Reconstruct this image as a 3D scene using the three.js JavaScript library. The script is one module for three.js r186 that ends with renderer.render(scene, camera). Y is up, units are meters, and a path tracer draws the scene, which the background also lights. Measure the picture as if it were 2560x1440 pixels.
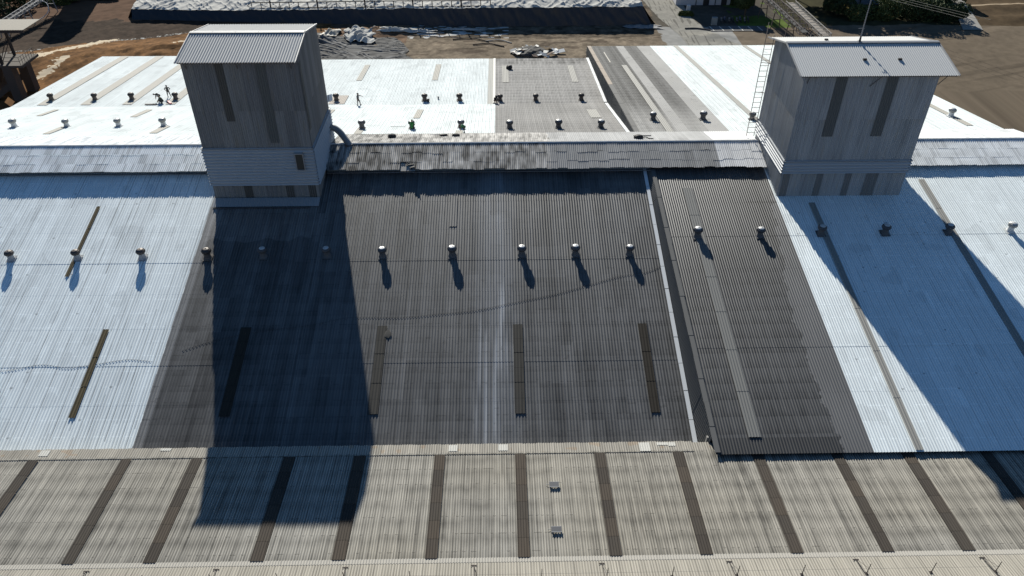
import * as THREE from 'three';
import { mergeGeometries } from 'three/addons/utils/BufferGeometryUtils.js';
import { MarchingCubes } from 'three/addons/objects/MarchingCubes.js';

// ---------------------------------------------------------------- camera, sky, sun, exposure
const scene = new THREE.Scene();
const camera = new THREE.PerspectiveCamera(41.11, 16 / 9, 0.5, 4000);
camera.position.set(0, 52, 0);
camera.rotation.order = 'YXZ';
camera.rotation.set(THREE.MathUtils.degToRad(-37.1), THREE.MathUtils.degToRad(-1.0), 0);
const renderer = new THREE.WebGLRenderer({ antialias: true });
renderer.setSize(1024, 576);
renderer.toneMapping = THREE.LinearToneMapping;
renderer.toneMappingExposure = 1.78;
renderer.shadowMap.enabled = true;

const EL = THREE.MathUtils.degToRad(27.15), AZ = THREE.MathUtils.degToRad(12.65);
const SUN = new THREE.Vector3(-Math.cos(EL) * Math.sin(AZ), Math.sin(EL), -Math.cos(EL) * Math.cos(AZ));
const sun = new THREE.DirectionalLight(new THREE.Color().setRGB(1.0, 0.965, 0.87), 4.2);
sun.position.copy(SUN).multiplyScalar(260).add(new THREE.Vector3(0, 0, -85));
sun.target.position.set(0, 0, -85);
sun.castShadow = true;
sun.shadow.mapSize.set(4096, 4096);
Object.assign(sun.shadow.camera, { left: -140, right: 140, top: 110, bottom: -110, near: 1, far: 520 });
scene.add(sun, sun.target);
{ // clear deep-blue sky, paler towards the horizon
  const W = 256, H = 128, d = new Float32Array(W * H * 4);
  for (let j = 0; j < H; j++) for (let i = 0; i < W; i++) {
    const e = ((j + 0.5) / H - 0.5) * Math.PI, k = (j * W + i) * 4;
    let c;
    if (e >= 0) {
      const t = Math.pow(1 - Math.sin(e), 3.0);
      c = [0.024 + 0.125 * t, 0.064 + 0.145 * t, 0.146 + 0.13 * t];
    } else c = [0.09, 0.085, 0.08];
    d[k] = c[0]; d[k + 1] = c[1]; d[k + 2] = c[2]; d[k + 3] = 1;
  }
  const t = new THREE.DataTexture(d, W, H, THREE.RGBAFormat, THREE.FloatType);
  t.mapping = THREE.EquirectangularReflectionMapping; t.magFilter = t.minFilter = THREE.LinearFilter; t.needsUpdate = true;
  scene.background = t; scene.environment = t;
}

// ---------------------------------------------------------------- helpers
function rngOf(seed) { let a = seed >>> 0; return () => { a = (a + 0x6D2B79F5) | 0; let t = Math.imul(a ^ (a >>> 15), 1 | a); t = (t + Math.imul(t ^ (t >>> 7), 61 | t)) ^ t; return ((t ^ (t >>> 14)) >>> 0) / 4294967296; }; }
const rnd = rngOf(20240611);
const TAB = new Float32Array(65536); { const r = rngOf(7); for (let i = 0; i < 65536; i++) TAB[i] = r(); }
const hash = (i, j = 0) => TAB[(Math.imul(i, 7919) + Math.imul(j, 104729) + ((i * 31) ^ (j * 17))) & 65535];
function noise(x, y) {
  const i = Math.floor(x), j = Math.floor(y); let u = x - i, v = y - j; u = u * u * (3 - 2 * u); v = v * v * (3 - 2 * v);
  const a = hash(i, j), b = hash(i + 1, j), c = hash(i, j + 1), d = hash(i + 1, j + 1);
  return a + (b - a) * u + (c - a) * v + (a - b - c + d) * u * v;
}
const fbm = (x, y) => 0.5 * noise(x, y) + 0.3 * noise(x * 2.1 + 7, y * 2.1 + 3) + 0.2 * noise(x * 4.3 + 1, y * 4.3 + 9);
const clamp = (v, a = 0, b = 1) => v < a ? a : v > b ? b : v;
const sstep = (a, b, v) => { const t = clamp((v - a) / (b - a)); return t * t * (3 - 2 * t); };
const LUT = new Uint8Array(4097); for (let i = 0; i <= 4096; i++) { const v = i / 4096; LUT[i] = Math.round(255 * (v <= 0.0031308 ? 12.92 * v : 1.055 * Math.pow(v, 1 / 2.4) - 0.055)); }
// colour map painted over a rectangle of ground or roof, in metres
function paint(W, H, x0, x1, z0, z1, fn) {
  const d = new Uint8Array(W * H * 4), c = [0, 0, 0];
  for (let j = 0; j < H; j++) { const z = z0 + (z1 - z0) * (j + 0.5) / H;
    for (let i = 0; i < W; i++) { fn(x0 + (x1 - x0) * (i + 0.5) / W, z, c); const k = (j * W + i) * 4;
      d[k] = LUT[(clamp(c[0]) * 4096) | 0]; d[k + 1] = LUT[(clamp(c[1]) * 4096) | 0]; d[k + 2] = LUT[(clamp(c[2]) * 4096) | 0]; d[k + 3] = 255; } }
  const t = new THREE.DataTexture(d, W, H, THREE.RGBAFormat, THREE.UnsignedByteType);
  t.colorSpace = THREE.SRGBColorSpace; t.magFilter = THREE.LinearFilter; t.minFilter = THREE.LinearMipmapLinearFilter; t.generateMipmaps = true; t.needsUpdate = true;
  t.userData = { box: [x0, x1, z0, z1] };
  return t;
}
const mat = (r, g, b, rough = 0.8, metal = 0, extra = {}) => new THREE.MeshStandardMaterial({ color: new THREE.Color().setRGB(r, g, b), roughness: rough, metalness: metal, side: THREE.DoubleSide, ...extra });
const mapMat = (t, rough, extra = {}) => new THREE.MeshStandardMaterial({ map: t, roughness: rough, metalness: 0, side: THREE.DoubleSide, ...extra });
const used = {};
const numbered = (n) => { used[n] = (used[n] ?? -1) + 1; return used[n] ? `${n}_${String(used[n]).padStart(3, '0')}` : n; };
function sh(o) { o.castShadow = o.receiveShadow = true; return o; }
function tag(o, label, category, group) { o.userData.label = label; o.userData.category = category; if (group) o.userData.group = group; return o; }
function thing(name, label, category, p = [0, 0, 0], ry = 0, group) {
  const o = new THREE.Group(); o.name = numbered(name); o.position.set(...p); o.rotation.y = ry; scene.add(o); return tag(o, label, category, group);
}
function part(parent, name, geo, m) { const o = sh(new THREE.Mesh(geo, m)); o.name = name; parent.add(o); return o; }
function single(name, geo, m, label, category, group) { const o = sh(new THREE.Mesh(geo, m)); o.name = numbered(name); scene.add(o); return tag(o, label, category, group); }
function struct(name, geo, m) { const o = sh(new THREE.Mesh(geo, m)); o.name = name; o.userData.kind = 'structure'; scene.add(o); return o; }
const V = (x, y, z) => new THREE.Vector3(x, y, z);
function box(w, h, d, x = 0, y = 0, z = 0, ry = 0, rx = 0, rz = 0) { const g = new THREE.BoxGeometry(w, h, d); if (rz) g.rotateZ(rz); if (rx) g.rotateX(rx); if (ry) g.rotateY(ry); g.translate(x, y, z); return g; }
function bar(a, b, w, h = w) { // square bar between two points
  const d = b.clone().sub(a), g = new THREE.BoxGeometry(w, h, d.length());
  const m = new THREE.Matrix4().lookAt(b, a, Math.abs(d.y) > 0.95 * d.length() ? V(0, 0, 1) : V(0, 1, 0)); g.applyMatrix4(m); g.translate((a.x + b.x) / 2, (a.y + b.y) / 2, (a.z + b.z) / 2); return g;
}
function rod(a, b, r, r2 = r, n = 8) { const d = b.clone().sub(a), g = new THREE.CylinderGeometry(r2, r, d.length(), n); g.applyQuaternion(new THREE.Quaternion().setFromUnitVectors(V(0, 1, 0), d.clone().normalize())); g.translate((a.x + b.x) / 2, (a.y + b.y) / 2, (a.z + b.z) / 2); return g; }
function tube(pts, r, n = 40, k = 6) { return new THREE.TubeGeometry(new THREE.CatmullRomCurve3(pts), n, r, k); }
const merge = (list) => mergeGeometries(list.map((g) => { const q = g.index ? g.toNonIndexed() : g; for (const k of Object.keys(q.attributes)) if (!['position', 'normal', 'uv'].includes(k)) q.deleteAttribute(k); return q; }));
// corrugated sheet: o corner, u across the ribs (length w), v along the ribs (length l), n outward
function corr(o, u, v, n, w, l, pitch, amp, { phase = 0, off0 = 0, off1 = 0, box: bx, seg = 6, flat = 0, endJit = 0, seed = 1, topFn } = {}) {
  const ds = pitch / seg, s0 = Math.ceil((phase + 1e-6) / ds), S = [0];
  for (let i = s0; i * ds < phase + w - 1e-4; i++) if (i * ds - phase > 1e-3) S.push(i * ds - phase);
  S.push(w);
  const nt = 2, P = [], U = [], I = [];
  for (let j = 0; j < nt; j++) for (let i = 0; i < S.length; i++) {
    const s = S[i]; let t = j / (nt - 1) * l; if (j === nt - 1 && endJit) t += endJit * (hash(Math.round((s + phase) / pitch * 0.5) + seed * 97, 5) - 0.5);
    const tt = topFn && j === 0 ? topFn(s) : 0;
    let c = Math.cos(2 * Math.PI * (s + phase) / pitch); if (flat) c = Math.sign(c) * Math.pow(Math.abs(c), flat);
    const q = amp * c + (j ? off1 : off0), ts = t + tt;
    const x = o.x + u.x * s + v.x * ts + n.x * q, y = o.y + u.y * s + v.y * ts + n.y * q, z = o.z + u.z * s + v.z * ts + n.z * q;
    P.push(x, y, z);
    if (bx) U.push((x - bx[0]) / (bx[1] - bx[0]), (z - bx[2]) / (bx[3] - bx[2])); else U.push(s + phase, ts);
  }
  const m = S.length, flip = u.clone().cross(v).dot(n) < 0;
  for (let j = 0; j < nt - 1; j++) for (let i = 0; i < m - 1; i++) { const a = j * m + i, b = a + 1, c = a + m, d = c + 1; flip ? I.push(a, c, b, b, c, d) : I.push(a, b, c, b, d, c); }
  const g = new THREE.BufferGeometry(); g.setAttribute('position', new THREE.Float32BufferAttribute(P, 3)); g.setAttribute('uv', new THREE.Float32BufferAttribute(U, 2)); g.setIndex(I); g.computeVertexNormals(); return g;
}
// roof planes y = a + b z
const PL = (z, y, deg) => { const b = -Math.tan(THREE.MathUtils.degToRad(deg)); return { a: y - b * z, b, y(zz) { return this.a + this.b * zz; }, ang: Math.atan(b) }; };
const ZR = -73.12, YR = 14.94;
const M = PL(ZR, YR, 13.7), R = PL(ZR, YR, 9.6), B1 = PL(ZR, YR, -14), Z2 = -100.2, B2 = PL(Z2, B1.y(Z2), -6.8), RB = PL(ZR, YR, -9.3);
const MF = PL(ZR, 15.72, 14.3), MB = PL(ZR, 15.72, -14), F = PL(-37.97, 8.405, -5.2), ZB = -28.15, BP = PL(ZB, F.y(ZB), -12);
const XL = -67.2, XM = 15.0, XE = 57.0;
function sheetOn(pl, x0, x1, zh, zl, pitch, amp, opt = {}) { // zh = upper end, zl = lower end
  const v = V(0, pl.y(zl) - pl.y(zh), zl - zh), l = v.length(); v.normalize();
  const n = V(0, 1, -pl.b).normalize();
  return corr(V(x0, pl.y(zh), zh), V(1, 0, 0), v, n, x1 - x0, l, pitch, amp, { phase: ((x0 + 200) % pitch), ...opt });
}
function slope(parent, pl, xs, zs, m, bx, pitch, amp, lapBig = [], name = 'roof_sheet') {
  for (let j = 0; j < zs.length - 1; j++) for (let i = 0; i < xs.length - 1; i++) {
    const over = j < zs.length - 2 ? Math.sign(zs[j + 1] - zs[j]) * 0.06 : 0, big = lapBig.includes(j) ? 0.014 : 0.003;
    part(parent, name, sheetOn(pl, xs[i], xs[i + 1], zs[j], zs[j + 1] + over, pitch, amp, { box: bx, off0: 0.0005 + 0.001 * rnd(), off1: big + 0.001 * rnd() }), m);
  }
}
const range = (a, b, n) => Array.from({ length: n + 1 }, (_, i) => a + (b - a) * i / n);
// vertical slab whose top follows (z, y) points; in the plane x = const
function gableWall(x, pts, th = 0.2) { const s = new THREE.Shape(); s.moveTo(pts[0][0], 0); for (const [z, y] of pts) s.lineTo(z, y); s.lineTo(pts[pts.length - 1][0], 0); s.closePath(); const g = new THREE.ExtrudeGeometry(s, { depth: th, bevelEnabled: false }); g.rotateY(-Math.PI / 2); g.translate(x + th / 2, 0, 0); return g; }

// ---------------------------------------------------------------- painted and weathered surfaces (albedo, plus painted lap shadow in the white paint)
const lapDirt = (x, z, pitch, lap, ph, dir, q) => { // grime that has run from the laps, a different length on every rib
  const rib = Math.floor(x / pitch), row = Math.floor(dir * (z - ph) / lap), fr = dir * (z - ph) / lap - row;
  const len = 0.15 + 0.85 * hash(rib + 911, row + 77), st = hash(Math.floor(rib / 3) + 31, row + 5) * 0.5 + hash(rib, row + 400) * 0.5;
  return clamp(1 - fr / len) * (q + (1 - q) * st);
};
const whitePaint = (x, z, c, pitch, lvl = 0.76, ln = 0.5, reg = 0) => {
  const q = (x + 200) / pitch, rib = Math.floor(q), fx = q - rib, on = hash(rib + 17, Math.floor(z / 11 + hash(rib, 3) * 9)), st = noise(z / 1.6, rib * 5.3);
  let v = lvl * (0.95 + 0.1 * noise(x * 0.35, z * 0.11) - 0.05 * hash(Math.floor(x / 1.02), Math.floor(z / 1.45)));
  if (fx > 0.38 && fx < 0.66) v *= 1 - ln * (reg + (1 - reg) * (on > 0.45 ? on : 0.12)) * (0.45 + 0.75 * st);      // lap shadow painted as dark lines in the rib valleys
  const row = Math.round(z / 1.46), pr = Math.abs(z / 1.46 - row); if (pr < 0.035 && hash(rib + 3, row) > 0.5) v *= 1.12;
  const k = noise(x * 1.3 + 9, z * 0.9); if (k > 0.8) v *= 1 + 0.5 * (k - 0.8);
  const sc = noise(x * 0.8 + 40, z * 0.5); if (sc < 0.2) v *= 0.9;
  const ro = noise(x * 0.55 + 11, z * 0.16 + 70); if (ro > 0.62) v *= 1.05; if (hash(rib + 41, row + 9) > 0.985 && pr < 0.05) v *= 0.6;
  c[0] = v * 0.935; c[1] = v; c[2] = v * 1.0;
};
const boxM = [-50, XM + 0.4, ZR - 0.5, -38.4];
const texM = paint(2048, 1024, boxM[0], boxM[1], boxM[2], boxM[3], (x, z, c) => {
  const edge = -28.32 + 0.02 * Math.sin(z);
  if (x < edge) { whitePaint(x, z, c, 0.25, 0.83, 0.62); return; }
  const qx = (x + 200) / 0.25, rib = Math.floor(qx), fx = qx - rib, sh0 = hash(Math.floor(x / 1.0) + 50, Math.floor(z / 3.65 + hash(Math.floor(x / 5.9), 1)));
  let d = 0.074 + 0.014 * noise(x / 6, z / 9) + 0.03 * (hash(rib, 8) - 0.5) + 0.026 * (noise(x / 0.25, z / 2.2) - 0.5) + 0.034 * (sh0 - 0.5) + 0.02 * (hash(Math.floor(x / 1.0) + 9, Math.floor(z / 1.46)) - 0.5) * (hash(Math.floor(x / 1.0), 77) > 0.6 ? 1 : 0.3);
  if (x < -27.62) d = 0.17 + 0.05 * hash(rib, 2);
  if (x > -17.8) d += 0.022; if (x > 1.3) d -= 0.012;
  d -= 0.03 * lapDirt(x, z, 0.25, 1.46, -38.9, -1, 0.3) * sstep(-60, -48, z + 4 * noise(x / 3, 4));
  const cc = (x + 0.5) / 2.2, col = clamp(1.15 - cc * cc) * (0.35 + 0.65 * noise(x / 0.25 + 4, z / 7)); // run-off of old whitewash down the centre
  const wl = 0.06 + 0.17 * sstep(0.55, 0.8, noise(rib * 3.7, z / 6)) * sstep(-56, -50, z + 3 * noise(x, 6)); d += col * wl;
  const top = noise(x / 1.2, z / 0.7); if (z < -62 && top > 0.55) d += 0.04 * (top - 0.55);
  if (x > -28 && x < -17.9 && z < -61.5 + noise(x, 3)) d += 0.05; // thin paint below the tower
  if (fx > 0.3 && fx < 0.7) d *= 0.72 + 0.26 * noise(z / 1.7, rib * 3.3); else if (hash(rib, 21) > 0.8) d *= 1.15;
  { const row = Math.round(z / 1.46), pr = Math.abs(z / 1.46 - row); if (pr < 0.03 && hash(rib + 5, row) > 0.55) d *= 0.72; }
  d = Math.max(d, 0.025);
  const sp = noise(x * 3.1, z * 3.1 + 60); if (sp > 0.93) d *= 0.75;
  const bl = col * 0.5; c[0] = d * (1.0 - 0.1 * bl); c[1] = d * 0.985; c[2] = d * (0.965 + 0.14 * bl);
});
const boxB = [XL, XM + 0.4, -129.2, ZR + 0.2];
const texB = paint(2048, 1536, boxB[0], boxB[1], boxB[2], boxB[3], (x, z, c) => {
  const lim = z < Z2 ? -0.75 : -0.55;
  if (x < lim - (z < Z2 ? 0.9 : 0)) { whitePaint(x, z, c, 0.22, 0.7, 0.45, 0.8); if (z > -79.5 && x < -38) { const v = 0.4 + 0.05 * noise(x, z); c[0] = v; c[1] = v * 0.98; c[2] = v * 0.94; } return; }
  if (x < lim) { c[0] = 0.42; c[1] = 0.41; c[2] = 0.38; return; }
  const rib = Math.floor(x / 0.22);
  let d = (z < Z2 ? 0.27 : 0.235) + 0.05 * (hash(rib, 3) - 0.5) + 0.07 * (noise(x / 4, z / 5) - 0.5);
  d -= (z < Z2 ? 0.12 : 0.06) * lapDirt(x, z, 0.22, 1.45, -73, -1, 0.25);
  if (z < -121.5) d -= 0.14 * noise(x / 0.3, z / 2.5);
  if (Math.abs(z + 113.2) < 0.12) d *= 0.72;
  c[0] = d; c[1] = d * 0.975; c[2] = d * 0.94;
});
const boxRB = [XM, XE + 0.3, -130.3, ZR + 0.2];
const texRB = paint(1024, 1536, boxRB[0], boxRB[1], boxRB[2], boxRB[3], (x, z, c) => {
  const rib = Math.floor(x / 0.22);
  if (x > 25.85) { whitePaint(x, z, c, 0.22, 0.7, 0.45, 0.8); return; }
  let d; if (x < 23.6 && !(x > 20.0 && x < 21.3)) { d = 0.115 + 0.07 * (hash(rib, 4) - 0.5); d += 0.14 * sstep(-92, -80, z + 3 * noise(x, 2)); d -= 0.06 * lapDirt(x, z, 0.22, 1.45, -73, -1, 0.3); } else d = 0.32 + 0.05 * (noise(x / 3, z / 3) - 0.5);
  const s = noise(x * 2.3, z * 2.3); if (s > 0.86) d *= 0.8;
  c[0] = d; c[1] = d * 0.985; c[2] = d * 0.95;
});
const xbR = [[-73, 26.9], [-66.5, 26.85], [-58, 25.63], [-49.4, 24.56], [-42.9, 24.5], [-36.5, 24.85]];
const boxR = [XM, XE + 0.3, ZR - 0.3, -36.5];
const texR = paint(1024, 1024, boxR[0], boxR[1], boxR[2], boxR[3], (x, z, c) => {
  let xb = 24.8; for (let i = 0; i < xbR.length - 1; i++) if (z >= xbR[i][0] && z < xbR[i + 1][0]) xb = xbR[i][1] + (xbR[i + 1][1] - xbR[i][1]) * (z - xbR[i][0]) / (xbR[i + 1][0] - xbR[i][0]);
  xb += 0.5 * (noise(z * 1.6, 3) - 0.5) + 0.25 * (noise(z * 6, 8) - 0.5);
  if (x > 27.0) { whitePaint(x, z, c, 0.22, 0.82, 0.3, 0.8); return; }
  const rib = Math.floor(x / 0.22); let d;
  if (x > xb) d = 0.125 + 0.03 * (noise(x / 2, z / 4) - 0.5);
  else { d = 0.072 + 0.025 * (hash(rib, 6) - 0.5) + 0.02 * (noise(x / 3, z / 3) - 0.5); d -= 0.035 * lapDirt(x, z, 0.22, 1.5, -37, -1, 0.45) * sstep(-58, -47, z + 3 * noise(x / 2, 9)); }
  if (Math.abs(z + 64.4) < 0.15 && x > 24 && x < 27) d *= 0.55;
  if (z > -38.2 && x < xb) d = 0.036 + 0.01 * noise(x, z);
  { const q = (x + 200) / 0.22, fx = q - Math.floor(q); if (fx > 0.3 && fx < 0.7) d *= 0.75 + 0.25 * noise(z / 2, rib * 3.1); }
  d = Math.max(d, 0.022); c[0] = d; c[1] = d * 0.99; c[2] = d * 0.975;
});
const paintF = (x, z, c) => {
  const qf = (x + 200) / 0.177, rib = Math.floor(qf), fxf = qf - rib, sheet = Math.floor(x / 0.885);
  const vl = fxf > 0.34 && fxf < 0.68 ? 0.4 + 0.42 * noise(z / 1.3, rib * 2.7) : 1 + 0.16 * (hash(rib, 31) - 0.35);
  if (z < -37.62) { // weathered eave course
    let d = 0.33 + 0.06 * (hash(sheet, 1) - 0.5) + 0.05 * (hash(rib, 9) - 0.5) + 0.07 * (noise(x / 3, 4) - 0.5); const o = noise(x * 1.7, z * 2.4 + 5) > 0.82 ? 1 : 0;
    d *= vl; c[0] = d; c[1] = d * (0.93 - 0.1 * o); c[2] = d * (0.8 - 0.16 * o); return; }
  if (z > ZB + 0.1) { const d = (0.35 + 0.04 * (hash(rib, 2) - 0.5) + 0.03 * (noise(x, z) - 0.5)) * vl; c[0] = d; c[1] = d * 0.93; c[2] = d * 0.79; return; }
  const row = Math.floor((z + 37.5) / 1.44), fr = (z + 37.5) / 1.44 - row;
  let d = 0.315 + 0.045 * (hash(sheet, 7) - 0.5) + 0.07 * (hash(rib, 5) - 0.5) + 0.05 * (noise(x / 5, z / 3) - 0.5);
  const grime = noise(x / 0.09, z / 2.6 + 11) * 0.75 + noise(x / 0.3, z / 2.6) * 0.25;           // run-off streaks down the ribs
  d -= 0.1 * sstep(0.42, 0.85, grime) * (0.7 + 0.4 * noise(x / 4, z / 2.5 + 5));
  d -= 0.075 * clamp(1 - Math.abs(fr - 0.22 - 0.25 * noise(x / 0.5, row * 7)) * 2.6) * (0.35 + 0.9 * noise(x / 1.4, row * 3 + 2)); // lichen below the laps
  if (fr < 0.035 && hash(rib, row + 61) > 0.72) d *= 0.5;
  if (rib % 5 === 0 && fxf < 0.3) d += 0.05;
  d -= 0.02 * noise(x * 9, z * 9); d = Math.max(d, 0.1) * vl; const w = noise(x / 7 + 3, z / 4); c[0] = d; c[1] = d * (0.955 - 0.03 * w); c[2] = d * (0.855 - 0.08 * w);
};
const boxF = [-46, -4, -38.7, -22], boxF2 = [-4, 38, -38.7, -22];
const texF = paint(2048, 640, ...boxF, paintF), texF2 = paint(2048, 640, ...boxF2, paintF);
const boxMO = [XL, XE + 0.3, -78.2, -69];
const texMO = paint(2048, 320, boxMO[0], boxMO[1], boxMO[2], boxMO[3], (x, z, c) => {
  const rib = Math.floor(x / 0.2), col = Math.floor(x / 1.05), row = Math.floor((z + 69) / 1.4);
  if (x < -22) { let v = 0.74 + 0.12 * (hash(col, row + 3) - 0.5) + 0.16 * (noise(x / 1.4, z / 0.8) - 0.5); if (hash(rib + 5, row) > 0.7) v *= 0.75; c[0] = v * 0.95; c[1] = v; c[2] = v * 1.03; return; }
  if (x < 5.2 + 0.3 * (noise(z * 3, 1) - 0.5)) {
    let d = 0.27 + 0.16 * (hash(col + 9, row + 40) - 0.5) + 0.34 * (noise(x / 0.2, z / 1.1) - 0.5) + 0.13 * (noise(x / 2.1, z / 0.9 + 9) - 0.5) + 0.12 * (noise(x / 0.12, z / 0.4) - 0.5);
    if (x < -8.5) d -= 0.08 * noise(x, 3) + 0.05; if (z < ZR) d += 0.08; d = clamp(d, 0.06, 0.55);
    c[0] = d; c[1] = d * 0.965; c[2] = d * 0.91; return; }
  if (x < 22.4) { let d = (z < ZR ? 0.36 : 0.24) + 0.03 * (hash(col, 2) - 0.5) + 0.05 * (noise(x / 1.2, z) - 0.5) + 0.05 * (hash(rib, 6) - 0.5); if (hash(col + 3, row + 1) > 0.86) d *= 0.85; c[0] = d; c[1] = d; c[2] = d * 0.99; return; }
  if (x < 30) { let v = 0.62 + 0.06 * (noise(x, z) - 0.5); if (z > ZR && hash(rib, 4) > 0.6) v *= 0.88; c[0] = v; c[1] = v; c[2] = v; return; }
  let v = 0.68 + 0.18 * (noise(x / 1.1, z / 0.6) - 0.5); if (hash(rib, row + 8) > 0.72) v *= 0.8; c[0] = v * 0.97; c[1] = v; c[2] = v * 1.01;
});
const dull = (t, r, sp) => new THREE.MeshPhysicalMaterial({ map: t, roughness: r, specularIntensity: sp, side: THREE.DoubleSide });
const mM = dull(texM, 0.42, 0.65), mB = dull(texB, 0.9, 0.5), mRB = dull(texRB, 0.9, 0.5), mR = dull(texR, 0.42, 0.8), mF = dull(texF, 0.85, 0.6), mF2 = dull(texF2, 0.85, 0.6), mMO = dull(texMO, 0.85, 0.6);
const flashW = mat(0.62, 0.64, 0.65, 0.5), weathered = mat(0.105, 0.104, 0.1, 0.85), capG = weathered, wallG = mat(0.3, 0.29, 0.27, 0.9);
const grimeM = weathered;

// ---------------------------------------------------------------- ground
const MOUNDS = [[-62, -143, 16, 5, 1.1], [-48, -146, 12, 4.5, 0.9], [-85, -139, 12, 6, 0.7], [-36, -150, 7, 3, 0.9], [-24, -154.5, 9, 2.2, 0.8], [-70, -136, 9, 4, 0.5], [42, -150.5, 4, 1.6, 0.4], [80, -157, 9, 2, 0.7], [116, -160, 10, 2.2, 0.9], [116, -168, 11, 2.2, 0.6]];
function gh(x, z) {
  let h = 0.16 * (fbm(x * 0.35, z * 0.35) - 0.5);
  if (x < -38 && z < -128) h += 0.32 * (fbm(x * 0.9, z * 0.9) - 0.5);
  for (const [mx, mz, sx, sz, a] of MOUNDS) { const q = ((x - mx) / sx) ** 2 + ((z - mz) / sz) ** 2; if (q < 5) h += a * Math.exp(-q) * (0.7 + 0.6 * noise(x * 0.8, z * 0.8)); }
  const inside = x > XL - 1.5 && x < XE + 1.5 && z > -131 ? 1 : 0; if (inside) h = -0.3;
  if (z > -122 || Math.abs(x) > 130 || z < -205) h = Math.min(h, 0);
  return h;
}
const segD = (x, z, a, b) => { const vx = b[0] - a[0], vz = b[1] - a[1], t = clamp(((x - a[0]) * vx + (z - a[1]) * vz) / (vx * vx + vz * vz)); return [Math.hypot(x - a[0] - t * vx, z - a[1] - t * vz), t]; };
const SAND = [[[-88, -136.5], [-84, -142], 1.8], [[-84, -142], [-77, -149], 1.5], [[-80.5, -131], [-79.6, -139], 1.0], [[-82, -143], [-75, -150.5], 0.7], [[-62, -147], [-56, -150], 0.8]];
const boxG = [-130, 130, -205, -122];
const texG = paint(2048, 1400, boxG[0], boxG[1], boxG[2], boxG[3], (x, z, c) => {
  const n1 = fbm(x * 0.18, z * 0.18), n2 = fbm(x * 0.9 + 30, z * 0.9), n3 = noise(x * 4, z * 4);
  let r, g, b;
  const bl = x < -80 ? -139 + (-9.5) * (x + 97) / 17 : -148.5 + (-7) * (x + 80) / 24, wob = 1.8 * (n1 - 0.5) * 2;
  if (x < -36 + 4 * n1) {
    if (z > bl + wob) { r = 0.15; g = 0.078; b = 0.033; const k = (0.4 + 1.1 * n2) * (0.75 + 0.5 * noise(x * 2.1 + z, z * 1.3)); r *= k; g *= k; b *= k; if (n3 > 0.72) { r *= 1.35; g *= 1.33; b *= 1.25; } }
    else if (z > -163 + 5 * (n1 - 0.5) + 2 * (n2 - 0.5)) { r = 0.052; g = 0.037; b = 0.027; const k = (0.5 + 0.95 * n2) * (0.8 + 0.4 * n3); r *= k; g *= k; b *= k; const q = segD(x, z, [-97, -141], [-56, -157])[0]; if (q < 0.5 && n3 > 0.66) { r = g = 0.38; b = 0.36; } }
    else { r = 0.105; g = 0.062; b = 0.04; const k = 0.75 + 0.5 * n2; r *= k; g *= k; b *= k; }
  } else if (x < 33 + 5 * (n1 - 0.5) + 2 * (n2 - 0.5)) {
    r = 0.19; g = 0.152; b = 0.11; const k = (0.4 + 1.1 * n2 * (0.6 + 0.8 * n1)) * (0.85 + 0.3 * n3); r *= k; g *= k; b *= k;
    if (z < -151.5 + 2 * n1) { const t = 0.45 + 0.3 * n2; r *= t; g *= t; b *= t; if (x < 2 && noise(x * 0.7, z * 1.5) > 0.62) { r = 0.5; g = 0.49; b = 0.46; } }
    if (x < -18 && z < -148) { r = 0.16 * k; g = 0.105 * k; b = 0.07 * k; }
    const dk = noise(x * 0.35 + 3, z * 1.3); if (dk > 0.72) { r *= 0.62; g *= 0.6; b *= 0.6; }
  } else if (z > -156 + 2 * (n1 - 0.5)) {
    r = 0.16; g = 0.128; b = 0.094; const k = 0.75 + 0.42 * n2; r *= k; g *= k; b *= k;
    if (x > 32 && x < 47 && z < -143 - 3 * n1) { const p = 0.22 + 0.12 * n2; r = p; g = p * 0.975; b = p * 0.91; }
    if (x > 57) { const wide = noise(x * 0.045 + z * 0.03, z * 0.12 + x * 0.05), tr = noise(x * 0.12 + z * 0.2, z * 0.9 + x * 0.3); let m = 0.72 + 0.5 * wide; if (tr > 0.66) m *= 1 - 0.9 * (tr - 0.66); r *= m; g *= m * 0.99; b *= m * 0.97; }
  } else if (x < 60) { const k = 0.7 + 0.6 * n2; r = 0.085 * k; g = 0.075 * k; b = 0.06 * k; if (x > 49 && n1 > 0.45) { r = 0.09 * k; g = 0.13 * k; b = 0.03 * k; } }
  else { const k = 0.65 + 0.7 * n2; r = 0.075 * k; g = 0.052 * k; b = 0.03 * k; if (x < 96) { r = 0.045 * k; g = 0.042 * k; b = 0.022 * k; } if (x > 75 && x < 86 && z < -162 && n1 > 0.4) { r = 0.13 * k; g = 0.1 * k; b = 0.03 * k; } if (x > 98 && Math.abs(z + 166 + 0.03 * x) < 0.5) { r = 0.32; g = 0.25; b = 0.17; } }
  for (const [a, e, w] of SAND) { const q = segD(x, z, a, e)[0] + 2.2 * (n2 - 0.5) + 0.9 * (n3 - 0.5); if (q < w * 0.75) { r = 0.56; g = 0.47; b = 0.34; } }
  c[0] = r; c[1] = g; c[2] = b;
});
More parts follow.
